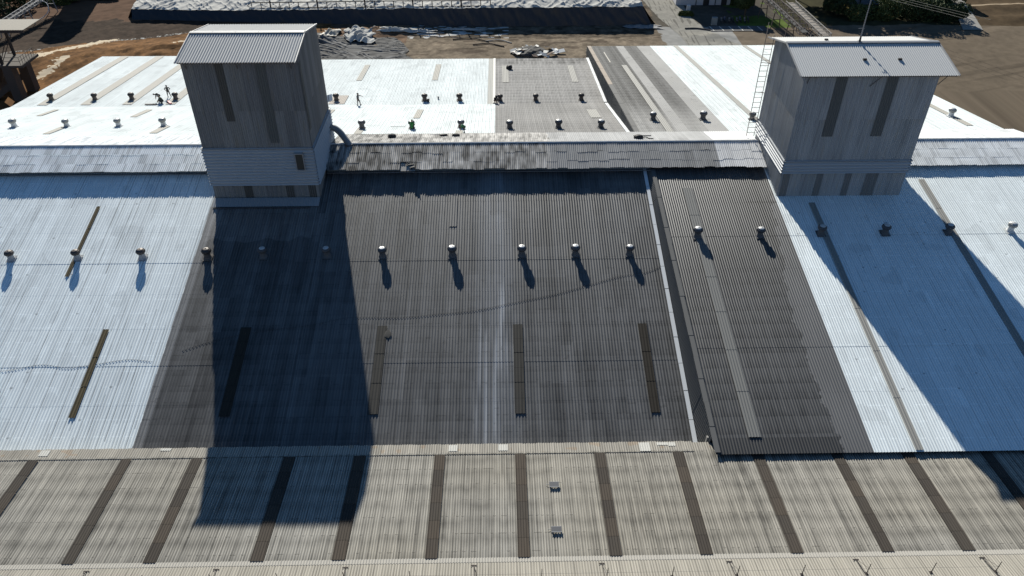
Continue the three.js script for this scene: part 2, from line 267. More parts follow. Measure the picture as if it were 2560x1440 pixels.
{
  const xs = [-2500, -900, -400, -200], zs = [-3000, -1200, -600, -300]; for (let x = -130; x <= 130.01; x += 0.85) xs.push(x); xs.push(200, 400, 900, 2500); for (let z = -205; z <= -122; z += 0.7) zs.push(z); zs.push(-100, -60, 0, 200, 800, 2000);
  const P = [], U = [], I = [], n = xs.length;
  for (const z of zs) for (const x of xs) { P.push(x, gh(x, z), z); U.push(clamp((x + 130) / 260), clamp((z + 205) / 83)); }
  for (let j = 0; j < zs.length - 1; j++) for (let i = 0; i < n - 1; i++) { const a = j * n + i; I.push(a, a + n, a + 1, a + 1, a + n, a + n + 1); }
  const g = new THREE.BufferGeometry(); g.setAttribute('position', new THREE.Float32BufferAttribute(P, 3)); g.setAttribute('uv', new THREE.Float32BufferAttribute(U, 2)); g.setIndex(I); g.computeVertexNormals();
  struct('ground', g, dull(texG, 1.0, 0.1));
}
function drape(outline, nu, nv, lift, fn = () => 0) { // outline(u,v) -> [x,z]
  const P = [], U = [], I = []; for (let j = 0; j <= nv; j++) for (let i = 0; i <= nu; i++) { const [x, z] = outline(i / nu, j / nv); P.push(x, gh(x, z) + lift + fn(x, z, i / nu, j / nv), z); U.push(x, z); }
  for (let j = 0; j < nv; j++) for (let i = 0; i < nu; i++) { const a = j * (nu + 1) + i, b = a + 1, c = a + nu + 1, d = c + 1; I.push(a, c, b, b, c, d); }
  const g = new THREE.BufferGeometry(); g.setAttribute('position', new THREE.Float32BufferAttribute(P, 3)); g.setAttribute('uv', new THREE.Float32BufferAttribute(U, 2)); g.setIndex(I); g.computeVertexNormals(); return g;
}
const boxT = (fn, W, H, a, b, e, f) => { const t = paint(W, H, a, b, e, f, fn); t.wrapS = t.wrapT = THREE.RepeatWrapping; return t; };
const texRoad = boxT((x, z, c) => { const k = 0.26 + 0.1 * (fbm(x * 0.25 * 4, z) - 0.5) - 0.1 * (noise(x * 3, z * 0.25) > 0.72 ? 1 : 0); c[0] = k; c[1] = k * 0.95; c[2] = k * 0.83; }, 256, 256, 0, 12, 0, 24); texRoad.repeat.set(1 / 12, 1 / 24);
{
  const left = [[31.6, -215], [31.8, -176], [33.6, -162], [36.0, -151], [36.6, -145]], right = [[42.4, -215], [40.6, -176], [40.4, -162], [43.2, -151], [47, -145]];
  const at = (p, v) => { const q = v * (p.length - 1), i = Math.min(p.length - 2, Math.floor(q)), t = q - i; return [p[i][0] + (p[i + 1][0] - p[i][0]) * t, p[i][1] + (p[i + 1][1] - p[i][1]) * t]; };
  struct('road', drape((u, v) => { const a = at(left, v), b = at(right, v); return [a[0] + (b[0] - a[0]) * u, a[1] + (b[1] - a[1]) * u]; }, 16, 110, 0.05, (x, z, u) => -0.05 * (Math.abs(u - 0.3) < 0.06 || Math.abs(u - 0.62) < 0.06 ? noise(x * 2, z * 0.3) : 0)), dull(texRoad, 1.0, 0.1));
  struct('concrete_path', drape((u, v) => { const a = [101.2, -176], b = [104.2, -176], e = [93.6, -153.3], f = [97.7, -153.3]; const l = [a[0] + (e[0] - a[0]) * v, a[1] + (e[1] - a[1]) * v], r = [b[0] + (f[0] - b[0]) * v, b[1] + (f[1] - b[1]) * v]; return [l[0] + (r[0] - l[0]) * u, l[1] + (r[1] - l[1]) * u]; }, 6, 40, 0.12), mat(0.24, 0.23, 0.21, 0.95));
}

// ---------------------------------------------------------------- warehouses
const bayX = range(XL, XM, 14);
const wh = thing('warehouse', 'long warehouse with half white half dark corrugated front roof slope', 'warehouse');
slope(wh, M, bayX, [ZR, -69.5, -65.7, -62, -58.2, -54.6, -50.9, -47.25, -43.6, -38.9], mM, boxM, 0.25, 0.021, [3, 6]);
slope(wh, B1, bayX, [ZR, -80, -86.7, -93.4, Z2], mB, boxB, 0.22, 0.026);
{ const bx1 = bayX.filter((x) => x < -31), bx2 = bayX.filter((x) => x > -33); 
  slope(wh, B2, bx1, [Z2 + 0.25, -107, -114, -121.3, -128.6], mB, boxB, 0.22, 0.026); slope(wh, B2, bx2, [Z2 + 0.25, -106.5, -113.2, -119.4, -125.5], mB, boxB, 0.22, 0.026, [1]); }
part(wh, 'wall', gableWall(XL + 0.25, [[-38.9, M.y(-38.9) - 0.15], [ZR, YR - 0.15], [Z2, B1.y(Z2) - 0.15], [-128.3, B2.y(-128.3) - 0.15]]), wallG);
part(wh, 'wall', box(bayX[6] - XL - 0.3, 4.7, 0.2, (bayX[6] + XL) / 2, 2.35, -128.2), wallG);
part(wh, 'wall', box(XM - bayX[6] - 0.3, 5.0, 0.2, (XM + bayX[6]) / 2, 2.5, -125.2), wallG);
part(wh, 'wall', box(XM - XL, 6.3, 0.2, (XM + XL) / 2, 3.15, -39.1), wallG);
// white flashing down both slopes where the roof meets the higher building
const flash = (pl, zh, zl, x0, x1, lift) => { const v = V(0, pl.y(zl) - pl.y(zh), zl - zh), g = new THREE.BoxGeometry(x1 - x0, 0.05, v.length()); g.rotateX(Math.atan2(v.y, -v.z) * 1); const n = V(0, 1, -pl.b).normalize(); g.translate((x0 + x1) / 2, (pl.y(zh) + pl.y(zl)) / 2 + n.y * lift, (zh + zl) / 2 + n.z * lift); return g; };
for (let i = 0; i < 12; i++) { const a = -70 + i * 2.58, b = a + 2.52; part(wh, 'flashing', flash(M, a, b, 14.62 + 0.02 * rnd(), 14.97, 0.07 + 0.012 * (i % 2)), flashW); }
for (let i = 0; i < 8; i++) { const a = -79.6 - i * 2.55, b = a - 2.5; part(wh, 'flashing', flash(B1, a, b, 14.55, 14.97, 0.07 + 0.012 * (i % 2)), flashW); }
for (let i = 0; i < 9; i++) { const a = -100.5 - i * 2.76, b = a - 2.7; part(wh, 'flashing', flash(B2, a, b, 14.55, 14.97, 0.08 + 0.012 * (i % 2)), flashW); }
part(wh, 'flashing', flash(B2, -100.4, -125.4, -0.9, -0.55, 0.06), mat(0.5, 0.49, 0.46, 0.7));
const texS = boxT((x, z, c) => { let k = 0.72 + 0.5 * fbm(x * 1.6, z * 0.35) + 0.3 * (noise(x / 0.09, z / 1.4) - 0.5); if (Math.abs(z % 1.5) < 0.05) k *= 0.6; const o = noise(x * 0.9 + 3, z * 0.6); k = Math.min(1, k); c[0] = k; c[1] = k * (0.985 - 0.02 * o); c[2] = k * (0.97 - 0.06 * o); }, 256, 512, 0, 6, 0, 12); texS.repeat.set(1 / 6, 1 / 12);
const fibre = (r, g, b) => new THREE.MeshPhysicalMaterial({ color: new THREE.Color().setRGB(r * 1.15, g * 1.15, b * 1.15), map: texS, roughness: 0.8, specularIntensity: 0.25, side: THREE.DoubleSide });
const skyDark = fibre(0.032, 0.028, 0.023), skyTan = fibre(0.095, 0.078, 0.046), skyGrey = fibre(0.05, 0.048, 0.044), skyPale = mat(0.3, 0.285, 0.25, 0.75), skyLight = mat(0.15, 0.15, 0.142, 0.8), skyBrown = fibre(0.06, 0.047, 0.036), skyMid = mat(0.24, 0.235, 0.215, 0.75);
const browns = [fibre(0.058, 0.05, 0.043), fibre(0.048, 0.042, 0.037), fibre(0.064, 0.054, 0.045), fibre(0.054, 0.048, 0.042)];
function skylight(parent, pl, x, w, zh, zl, m0, pitch, amp, rows = 1, lift = 0.05) { const q = range(zh, zl, rows); const e = (rnd() - 0.5) * 0.08; for (let i = 0; i < rows; i++) { const m = m0 === skyBrown ? browns[Math.floor(rnd() * 4)] : m0; part(parent, 'skylight_strip', sheetOn(pl, x - w / 2 + e, x + w / 2 - e * 0.5, q[i], q[i + 1], pitch, amp, { off0: lift, off1: lift + 0.015, phase: ((x - w / 2 + e + 200) % pitch) }), m); } }
skylight(wh, M, -39.25, 0.38, -65.35, -56.65, skyTan, 0.25, 0.03, 3, 0.075); skylight(wh, M, -33.8, 0.5, -50.85, -42.5, skyTan, 0.25, 0.03, 3, 0.075);
skylight(wh, M, -21.9, 0.88, -50.9, -42.45, skyDark, 0.25, 0.015, 3, 0.06); skylight(wh, M, -10.24, 0.8, -50.9, -42.5, skyGrey, 0.25, 0.015, 3, 0.06);
skylight(wh, M, 1.39, 0.8, -50.9, -42.4, skyGrey, 0.25, 0.015, 3, 0.06); skylight(wh, M, 12.1, 0.78, -50.85, -42.35, skyDark, 0.25, 0.015, 3, 0.06);
skylight(wh, M, -4.6, 0.75, -66.2, -62.3, mat(0.1, 0.1, 0.1, 0.6), 0.25, 0.03, 1, 0.035);
for (const x of [-63.2, -57.3, -51.6, -45.6]) skylight(wh, B2, x, 1.35, -101, -128.4, skyPale, 0.22, 0.025, 6, 0.06);
for (const x of [-21.3, -9.77]) skylight(wh, B2, x, 0.85, -112.4, -121.7, skyPale, 0.22, 0.025, 2, 0.06);
for (const x of [1.0, 11.5]) skylight(wh, B2, x, 0.95, -110.8, -120.6, skyMid, 0.22, 0.025, 2, 0.06);
for (const [x, a, b] of [[-59.6, -93.7, -98], [-46.9, -92.5, -97.5], [-52.5, -82.5, -87], [-40.2, -82.5, -86.5], [-22.3, -91.5, -96.5], [-10.5, -90.3, -96], [-16.35, -81.2, -84.2], [-4.7, -80.2, -82.6]]) skylight(wh, B1, x, 0.85, a, b, skyPale, 0.22, 0.025, 1, 0.06);
skylight(wh, B1, 12.2, 1.25, -89.7, -95.2, skyMid, 0.22, 0.025, 1, 0.06); skylight(wh, B2, -22.6, 2.2, -100.6, -104.6, mat(0.36, 0.32, 0.28, 0.8), 0.22, 0.025, 1, 0.05);

const bayR = range(15.42, XE, 7), bayRB = range(15.08, XE, 7);
const wr = thing('warehouse', 'shallower pitched warehouse with white grey and dark striped roof behind the antenna tower', 'warehouse');
slope(wr, R, bayR, [ZR, -68.8, -64.4, -59.7, -55.5, -51, -46.6, -42.2, -36.85], mR, boxR, 0.22, 0.022, [2, 5]);
slope(wr, RB, bayRB, [ZR, -80.5, -88.6, -96.8, -105, -113.2, -121.4, -129.6], mRB, boxRB, 0.22, 0.026);
part(wr, 'wall', gableWall(XE - 0.3, [[-37.6, R.y(-37.6) - 0.15], [ZR, YR - 0.15], [-129.3, RB.y(-129.3) - 0.15]]), wallG);
part(wr, 'wall', box(XE - XM, 5.4, 0.2, (XE + XM) / 2, 2.7, -129.2), wallG);
part(wr, 'wall', box(XE - XM - 0.4, 8.6, 0.2, (XE + XM) / 2, 4.3, -38.75), wallG);
function stepWall(zs, lo, hi, lean = 0.1) { // corrugated face between the lower and the higher roof edge, ribs upright
  const P = [], U = [], I = []; let n = 0; const sgn = zs[1] > zs[0] ? 1 : -1;
  for (let z = zs[0]; sgn * (zs[1] - z) >= -1e-6; z += sgn * 0.25 / 6) { const c = 0.03 * Math.cos(2 * Math.PI * z / 0.25), a = lo.y(z) - 0.1, b = hi.y(z) + 0.02; P.push(XM + 0.0 + c, a, z, XM + lean + c, b, z); U.push(z, a, z, b); n++; }
  for (let i = 0; i < n - 1; i++) I.push(2 * i, 2 * i + 1, 2 * i + 2, 2 * i + 1, 2 * i + 3, 2 * i + 2);
  const g = new THREE.BufferGeometry(); g.setAttribute('position', new THREE.Float32BufferAttribute(P, 3)); g.setAttribute('uv', new THREE.Float32BufferAttribute(U, 2)); g.setIndex(I); g.computeVertexNormals(); return g;
}
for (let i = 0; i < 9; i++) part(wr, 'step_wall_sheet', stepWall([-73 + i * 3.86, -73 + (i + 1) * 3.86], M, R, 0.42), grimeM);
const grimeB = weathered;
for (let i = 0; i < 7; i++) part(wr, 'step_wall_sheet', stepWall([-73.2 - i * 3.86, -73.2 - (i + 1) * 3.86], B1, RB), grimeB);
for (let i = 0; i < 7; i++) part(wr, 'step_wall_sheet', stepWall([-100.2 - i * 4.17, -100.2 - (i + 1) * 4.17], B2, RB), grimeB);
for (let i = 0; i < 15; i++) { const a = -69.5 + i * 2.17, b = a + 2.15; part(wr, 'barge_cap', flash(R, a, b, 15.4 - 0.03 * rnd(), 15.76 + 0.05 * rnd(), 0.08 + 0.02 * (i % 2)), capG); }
const capTan = mat(0.3, 0.25, 0.2, 0.85);
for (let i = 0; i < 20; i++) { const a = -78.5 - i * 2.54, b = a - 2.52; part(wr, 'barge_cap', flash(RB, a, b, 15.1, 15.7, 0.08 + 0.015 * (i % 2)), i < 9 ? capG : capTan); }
skylight(wr, R, 18.58, 0.9, -66.6, -38.2, skyLight, 0.22, 0.026, 7, 0.075); skylight(wr, R, 30.3, 0.6, -64.2, -36.95, skyMid, 0.22, 0.026, 6, 0.075); skylight(wr, R, 42.4, 0.65, -67.6, -36.95, skyMid, 0.22, 0.026, 7, 0.075);
skylight(wr, RB, 30.25, 0.75, -80.5, -129.5, skyMid, 0.22, 0.024, 8, 0.06); skylight(wr, RB, 42.0, 0.75, -80.5, -129.4, skyMid, 0.22, 0.024, 8, 0.06); skylight(wr, RB, 53.9, 0.75, -80.5, -100, skyPale, 0.22, 0.024, 3, 0.06);
skylight(wr, RB, 19.1, 0.85, -78.6, -114, skyMid, 0.22, 0.024, 6, 0.06); skylight(wr, RB, 17.3, 0.18, -116, -124, skyPale, 0.22, 0.024, 1, 0.06);

const bayF = [XL, -60, -53, ...range(-46, -4, 7)], bayF2 = [...range(-4, 38, 7), 44, 50.5, XE];
const wf = thing('warehouse', 'beige corrugated warehouse roof with evenly spaced dark skylight strips', 'warehouse');
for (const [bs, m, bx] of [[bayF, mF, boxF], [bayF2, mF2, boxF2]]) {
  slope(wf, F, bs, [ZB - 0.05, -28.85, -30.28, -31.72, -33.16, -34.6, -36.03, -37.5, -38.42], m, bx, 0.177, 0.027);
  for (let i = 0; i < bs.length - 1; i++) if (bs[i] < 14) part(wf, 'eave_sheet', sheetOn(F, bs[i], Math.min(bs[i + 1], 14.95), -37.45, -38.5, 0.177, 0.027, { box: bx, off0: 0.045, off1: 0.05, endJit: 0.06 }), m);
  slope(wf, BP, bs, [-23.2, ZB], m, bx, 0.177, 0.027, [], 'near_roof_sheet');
}
{ const roll = mat(0.36, 0.34, 0.3, 0.75); for (let i = 0; i < 42; i++) { const x0 = XL + i * 2.957; part(wf, 'ridge_roll', sheetOn(PL(ZB, F.y(ZB), -8.5), x0, x0 + 2.95, ZB + 0.17, ZB - 0.2, 0.177, 0.03, { off0: 0.03, off1: 0.035 }), roll); } }
part(wf, 'wall', gableWall(XL + 0.2, [[-20, BP.y(-23.2) - 0.9], [-23.2, BP.y(-23.2) - 0.15], [ZB, F.y(ZB) - 0.15], [-38.3, F.y(-38.3) - 0.15]]), wallG);
part(wf, 'wall', gableWall(XE - 0.2, [[-20, BP.y(-23.2) - 0.9], [-23.2, BP.y(-23.2) - 0.15], [ZB, F.y(ZB) - 0.15], [-38.3, F.y(-38.3) - 0.15]]), wallG);
part(wf, 'wall', box(XE - XL, 8.1, 0.2, (XE + XL) / 2, 4.05, -38.2), wallG);
part(wf, 'wall', box(XE - XL, BP.y(-23.2) - 1, 0.2, (XE + XL) / 2, (BP.y(-23.2) - 1) / 2, -20), wallG);
part(wf, 'near_roof_sheet', sheetOn(PL(-23.2, BP.y(-23.2), 15), XL, XE, -23.2, -19.6, 0.177, 0.027, { box: boxF }), wallG);
for (const [x, zt] of [[-40.2, -37.4], [-34.0, -37.4], [-27.3, -37.4], [-22.2, -37.4], [-15.5, -37.4], [-10.4, -37.4], [-4.6, -37.4], [1.25, -37.4], [7.05, -37.4], [12.8, -37.4], [18.55, -37.4], [24.35, -37.4], [29.5, -37.4], [35.3, -37.4]]) skylight(wf, F, x, 0.8, -28.3, zt, skyBrown, 0.177, 0.026, 6, 0.06);
{ // white patches on the eave course
  const pw = mat(0.48, 0.47, 0.43, 0.85); for (const [x0, x1, z0, z1] of [[-4.0, -3.35, -37.75, -38.4], [-0.35, 0.35, -37.75, -38.4], [10.05, 10.85, -37.5, -38.4], [11.4, 12.3, -38.1, -38.4], [12.2, 12.75, -38.0, -38.4], [-33.9, -33.2, -37.8, -38.4], [-25.2, -24.4, -38.2, -38.45]]) part(wf, 'patch_sheet', sheetOn(F, x0, x1, z0, z1, 0.177, 0.027, { off0: 0.075, off1: 0.075 }), pw); }

// ---------------------------------------------------------------- raised ridge monitors, one sheet at a time
function monitor(x0, x1, label, ragged, skip) {
  const t = thing('ridge_monitor', label, 'roof monitor'), n = Math.round((x1 - x0) / 1.06), w = (x1 - x0) / n;
  const rowsF = [[-73.12, -71.65], [-71.75, -70.35], [-70.5, -69.25]], rowsB = [[-73.12, -75.3], [-75.15, -77.7]];
  for (let i = 0; i < n; i++) {
    const xa = x0 + i * w, j = (k) => ragged * (rnd() - 0.5) * k;
    rowsF.forEach(([a, b], r) => { if (skip && skip(xa + w / 2, r)) return; const g = sheetOn(MF, xa + j(0.02), xa + w + 0.02, a, b + j(r === 2 ? 0.16 : 0.3), 0.2, 0.028, { box: boxMO, off0: 0.02 + 0.03 * r * 0 + Math.abs(j(0.03)), off1: 0.022 + Math.abs(j(0.08)), endJit: ragged * 0.07, seed: i + r * 50 }); part(t, 'roof_sheet', g, mMO); });
    rowsB.forEach(([a, b], r) => part(t, 'roof_sheet', sheetOn(MB, xa, xa + w + 0.02, a, b, 0.2, 0.028, { box: boxMO, off0: 0.02, off1: 0.045 + Math.abs(j(0.05)) }), mMO));
  }
  for (let x = x0; x < x1 - 0.5; x += 2.4) { const e = Math.min(x1, x + 2.38), g = new THREE.CylinderGeometry(0.14, 0.14, e - x, 10, 1, false, 0, Math.PI); g.rotateX(0); g.rotateZ(Math.PI / 2); g.scale(1, 0.55, 1); g.translate((x + e) / 2, 15.76, ZR); part(t, 'ridge_cap', g, mMO); }
  part(t, 'side_wall', box(x1 - x0, 0.72, 0.08, (x0 + x1) / 2, 14.52, -70.05), wallG);
  part(t, 'side_wall', box(x1 - x0, 0.9, 0.08, (x0 + x1) / 2, 14.2, -77.0), wallG);
  part(t, 'sill_flashing', box(x1 - x0, 0.03, 0.5, (x0 + x1) / 2, M.y(-69.75) + 0.09, -69.75, 0, -M.ang * -1), mat(0.3, 0.3, 0.31, 0.7));
  return t;
}
monitor(XL + 0.2, -28.2, 'white painted raised ridge monitor left of the grey tower with the bent duct', 0.6);
const hole = (x, r) => (r === 2 && x > -9.9 && x < -8.8);
monitor(-17.6, 27.1, 'patched weathered raised ridge monitor with a torn hole between the two towers', 1.0, hole);
monitor(39.3, XE, 'white painted raised ridge monitor right of the antenna tower', 0.5);
{ // broken edges round the hole
  const t = thing('torn_sheet', 'dark torn fragments hanging in the hole of the weathered ridge monitor', 'broken sheet', [-9.35, 14.9, -69.9]);
  const m = mat(0.09, 0.088, 0.085, 0.9), m2 = mat(0.3, 0.29, 0.27, 0.9);
  part(t, 'sun_blocker', box(1.5, 0.03, 1.5, 0, -0.1, 0, 0, 0.25), wallG);  // added board under the hole, stops sunlight reaching the roof below
  for (let i = 0; i < 9; i++) { const a = rnd() * 6.28, s = 0.18 + 0.25 * rnd(), g = new THREE.BufferGeometry(), h = 0.02; const c = [[-s, 0, 0], [s * 0.7, 0, s * 0.5], [s * 0.2, 0, -s * 0.9]]; g.setAttribute('position', new THREE.Float32BufferAttribute([...c[0], ...c[1], ...c[2], c[0][0], h, c[0][2], ...c[2].map((v, k) => k === 1 ? h : v), c[1][0], h, c[1][2]], 3)); g.computeVertexNormals(); g.rotateX((rnd() - 0.5) * 1.2); g.rotateY(a); g.translate((rnd() - 0.5) * 1.0, -0.02 + 0.12 * rnd(), (rnd() - 0.5) * 0.9); part(t, 'fragment', g, i % 3 ? m : m2); }
}

// ---------------------------------------------------------------- towers
const texW = boxT((x, z, c) => { let k = 0.84 + 0.2 * noise(x / 0.2, z / 3.1 + 4) - 0.16 * sstep(0.55, 0.9, noise(x / 0.13 + 8, z / 2.2)) + 0.08 * (fbm(x * 0.9, z * 0.5) - 0.5); const o = sstep(0.7, 0.92, noise(x / 0.3 + 2, z / 1.7 + 9)); c[0] = k; c[1] = k * (1 - 0.05 * o); c[2] = k * (1 - 0.12 * o); }, 256, 512, 0, 4.2, 0, 8.4); texW.repeat.set(1 / 4.2, 1 / 8.4);
const wm = (r, g, b) => mat(r, g, b, 0.8, 0, { map: texW });
const towerTones = [wm(0.235, 0.232, 0.225), wm(0.265, 0.26, 0.25), wm(0.205, 0.2, 0.195), wm(0.24, 0.232, 0.218)];
const lightTones = [wm(0.38, 0.38, 0.375), wm(0.41, 0.41, 0.405), wm(0.355, 0.355, 0.348), wm(0.39, 0.388, 0.38)];
const bandM = mat(0.42, 0.44, 0.46, 0.6), panelD = mat(0.07, 0.066, 0.058, 0.6), panelB = mat(0.1, 0.105, 0.1, 0.6), roofG = mat(0.42, 0.42, 0.42, 0.55), trimM = mat(0.32, 0.32, 0.32, 0.6), steel = mat(0.12, 0.1, 0.09, 0.7, 0.2), rust = mat(0.12, 0.07, 0.05, 0.9), darkIn = mat(0.02, 0.02, 0.02, 0.9);
function wallSheets(t, o, u, n, w, y0, topAt, tones, pitch, amp, rows, colW, name = 'wall_sheet') { // upright ribs; topAt(s) -> y
  const k = Math.max(1, Math.round(w / colW)), cw = w / k;
  for (let i = 0; i < k; i++) for (let r = 0; r < rows.length - 1; r++) {
    const s0 = i * cw, ya = rows[r], yb = rows[r + 1], last = r === 0;
    const top = last ? topAt(s0 + cw / 2) : ya; const g = corr(V(o.x + u.x * s0, top, o.z + u.z * s0), u, V(0, -1, 0), n, cw, top - yb + (r < rows.length - 2 ? 0.12 : 0), pitch, amp, { phase: s0, off0: 0.0, off1: 0.012 + 0.004 * rnd(), topFn: last ? (s) => top - topAt(s0 + s) : undefined });
    part(t, name, g, tones[Math.floor(rnd() * tones.length)]);
  }
}
function bandOn(t, o, u, n, w, y1, y0, waves, out, m) { // sheet laid with its ribs level
  const g = corr(V(o.x + n.x * out - u.x * out, y1, o.z + n.z * out - u.z * out), V(0, -1, 0), u, n, y1 - y0, w + 2 * out, (y1 - y0) / waves, 0.1, { off0: 0, off1: 0, seg: 8 }); part(t, 'band_sheet', g, m);
  const c = o.clone().add(u.clone().multiplyScalar(w / 2)); const ang = Math.atan2(-u.z, u.x);
  part(t, 'band_cap', box(w + 2 * out, 0.06, out + 0.08, c.x + n.x * out / 2, y1 + 0.03, c.z + n.z * out / 2, ang), m);
}
function tower(o) {
  const t = thing('roof_tower', o.label, 'tower'), { x0, x1, zf, zb, yb, ye, yr, band } = o, zr = (zf + zb) / 2, roofAt = (z) => ye + (yr - ye) * (1 - Math.abs(z - zr) / (zf - zr)) - 0.04;
  const rows = [0, o.split, band[0], band[1], yb], top = () => roofAt(zf);
  const upper = [0, o.split, band[0] - 0.05], lower = [0, band[1] + 0.05, yb - 0.4];
  const faces = [[V(x0, 0, zf), V(1, 0, 0), V(0, 0, 1), x1 - x0, () => roofAt(zf)], [V(x1, 0, zf), V(0, 0, -1), V(1, 0, 0), zf - zb, (s) => roofAt(zf - s)], [V(x1, 0, zb), V(-1, 0, 0), V(0, 0, -1), x1 - x0, () => roofAt(zb)], [V(x0, 0, zb), V(0, 0, 1), V(-1, 0, 0), zf - zb, (s) => roofAt(zb + s)]];
  for (const [p, u, n, w, tp] of faces) { wallSheets(t, p, u, n, w, 0, tp, o.tones, 0.2, 0.022, upper, 1.05); const low = [0, yb - 0.4]; wallSheets(t, p, u, n, w, 0, () => band[1] + 0.1, o.tones, 0.2, 0.022, low, 1.05); wallSheets(t, p, u, n, w, 0, () => band[0], o.tones, 0.2, 0.02, [0, band[1]], w, 'wall_sheet'); bandOn(t, p, u, n, w, band[0], band[1], o.waves, 0.12, bandM); }
  // roof: two slopes with overhang
  const [rx0, rx1] = o.rx, ov = o.ov, sl = (yr - ye) / (zf - zr), yEf = ye - sl * ov;
  for (const sg of [1, -1]) { const k = 6, w = (rx1 - rx0) / k; for (let i = 0; i < k; i++) { const zl = zr + sg * (zf - zr + ov), v = V(0, yEf - yr, zl - zr), l = v.length(); v.normalize(); const n = V(0, Math.abs(zl - zr), sg * (yr - yEf)).normalize(); part(t, 'roof_sheet', corr(V(rx0 + i * w, yr + 0.05, zr), V(1, 0, 0), v, n, w, l, o.rp, o.ra, { phase: i * w, off1: 0.0, seg: 6 }), o.roof ?? roofG); }
    for (const xx of [rx0, rx1]) part(t, 'verge_trim', bar(V(xx, yr + 0.05, zr), V(xx, yEf + 0.05, zr + sg * (zf - zr + ov)), 0.07, 0.14), trimM); }
  for (let i = 0; i < 5; i++) { const w = (rx1 - rx0) / 5, x = rx0 + w * (i + 0.5); for (const sg of [1, -1]) part(t, 'ridge_cap', box(w - 0.02, 0.05, 0.26, x, yr + 0.125, zr + sg * 0.12, 0, sg * Math.atan(sl)), trimM); }
  for (const sg of [1, -1]) part(t, 'gutter_board', box(rx1 - rx0 - 0.3, 0.12, 0.05, (rx0 + rx1) / 2, yEf - 0.02, zr + sg * (zf - zr + ov - 0.12)), steel);
  return t;
}
const panelT = wm(0.2, 0.195, 0.185);
const strip = (t, o, u, n, w, y1, y0, m, name = 'skylight_strip') => part(t, name, corr(V(o.x, y1, o.z), u, V(0, -1, 0), n, w, y1 - y0, 0.2, 0.02, { off0: 0.035, off1: 0.045 }), m);
const TL = tower({ label: 'dark grey corrugated tower with bent duct and level lower band', x0: -28.05, x1: -17.77, zf: -66.29, zb: -75.35, yb: 13.25, ye: 27.3, yr: 28.12, split: 22.6, band: [18.72, 14.85], waves: 12, tones: towerTones, rx: [-28.32, -17.8], ov: 0.55, rp: 0.24, ra: 0.055, roof: mat(0.47, 0.47, 0.46, 0.9) });
const nF = V(0, 0, 1), nR = V(1, 0, 0), nL = V(-1, 0, 0), uX = V(1, 0, 0), uZ = V(0, 0, -1);
strip(TL, V(-25.1, 0, -66.29), uX, nF, 0.72, 27.0, 21.5, panelD); strip(TL, V(-21.5, 0, -66.29), uX, nF, 0.8, 27.0, 19.3, panelB); strip(TL, V(-17.77, 0, -66.5), uZ, nR, 0.75, 26.9, 20.4, panelB);
for (const [x, w] of [[-25.05, 0.8], [-20.95, 0.75], [-18.75, 0.7]]) strip(TL, V(x, 0, -66.29), uX, nF, w, 14.8, 13.35, panelD, 'dark_panel');
{ // hooded window in the band
  const w = part(TL, 'window', box(0.7, 1.7, 0.1, -19.08, 17.4, -66.1), mat(0.05, 0.05, 0.045, 0.4)); for (const q of [box(0.84, 0.09, 0.42, -19.08, 18.36, -65.95), box(0.07, 1.75, 0.16, -19.46, 17.4, -66.06), box(0.07, 1.75, 0.16, -18.7, 17.4, -66.06), box(0.84, 0.07, 0.2, -19.08, 16.52, -66.05)]) part(w, 'frame', q, trimM);
}
for (const x of [-27.6, -23.1, -18.4]) part(TL, 'eave_bracket', bar(V(x, 27.18, -65.9), V(x, 26.5, -66.25), 0.06), steel);
part(TL, 'base_apron', sheetOn(M, -28.15, -17.75, -66.2, -65.1, 0.25, 0.02, { off0: 0.2, off1: 0.1 }), mat(0.27, 0.28, 0.29, 0.7));
{ // bent duct from the tower onto the ridge monitor
  const g = tube([V(-17.95, 17.1, -74.3), V(-17.3, 17.02, -74.25), V(-16.75, 16.7, -74.05), V(-16.2, 16.2, -73.6), V(-15.75, 15.75, -73.1), V(-15.55, 15.35, -72.85)], 0.34, 30, 14); part(TL, 'duct', g, mat(0.2, 0.215, 0.23, 0.55)); part(TL, 'duct_collar', (() => { const c = new THREE.TorusGeometry(0.39, 0.05, 8, 20); c.rotateY(Math.PI / 2); c.translate(-17.66, 17.08, -74.28); return c; })(), steel); part(TL, 'duct_collar', (() => { const c = new THREE.TorusGeometry(0.4, 0.06, 8, 20); c.rotateX(Math.PI / 2); c.translate(-15.72, 15.72, -73.05); return c; })(), steel);
}
const TR = tower({ label: 'pale grey corrugated tower with wide gable roof carrying a mast', x0: 27.2, x1: 39.25, zf: -65.28, zb: -74.4, yb: 13.55, ye: 26.1, yr: 27.2, split: 21.8, band: [17.45, 16.2], waves: 4, tones: lightTones, rx: [26.6, 40.75], ov: 0.5, rp: 0.2, ra: 0.022, roof: mat(0.5, 0.5, 0.485, 0.9) });
strip(TR, V(30.05, 0, -65.28), uX, nF, 1.0, 25.95, 20.0, panelB); strip(TR, V(34.6, 0, -65.28), uX, nF, 1.05, 25.95, 20.0, panelB);
for (const [x, w] of [[27.35, 0.7], [30.6, 0.65], [33.4, 0.6], [35.4, 1.2]]) strip(TR, V(x, 0, -65.28), uX, nF, w, 16.15, 13.65, panelT, 'dark_panel');
part(TR, 'eave_bracket', bar(V(34.0, 26.0, -64.95), V(33.2, 24.9, -65.22), 0.06), steel); part(TR, 'eave_bracket', bar(V(40.1, 26.0, -65.2), V(39.3, 25.0, -65.25), 0.05), steel); part(TR, 'eave_bracket', bar(V(27.5, 25.9, -64.95), V(27.5, 25.2, -65.25), 0.05), steel);
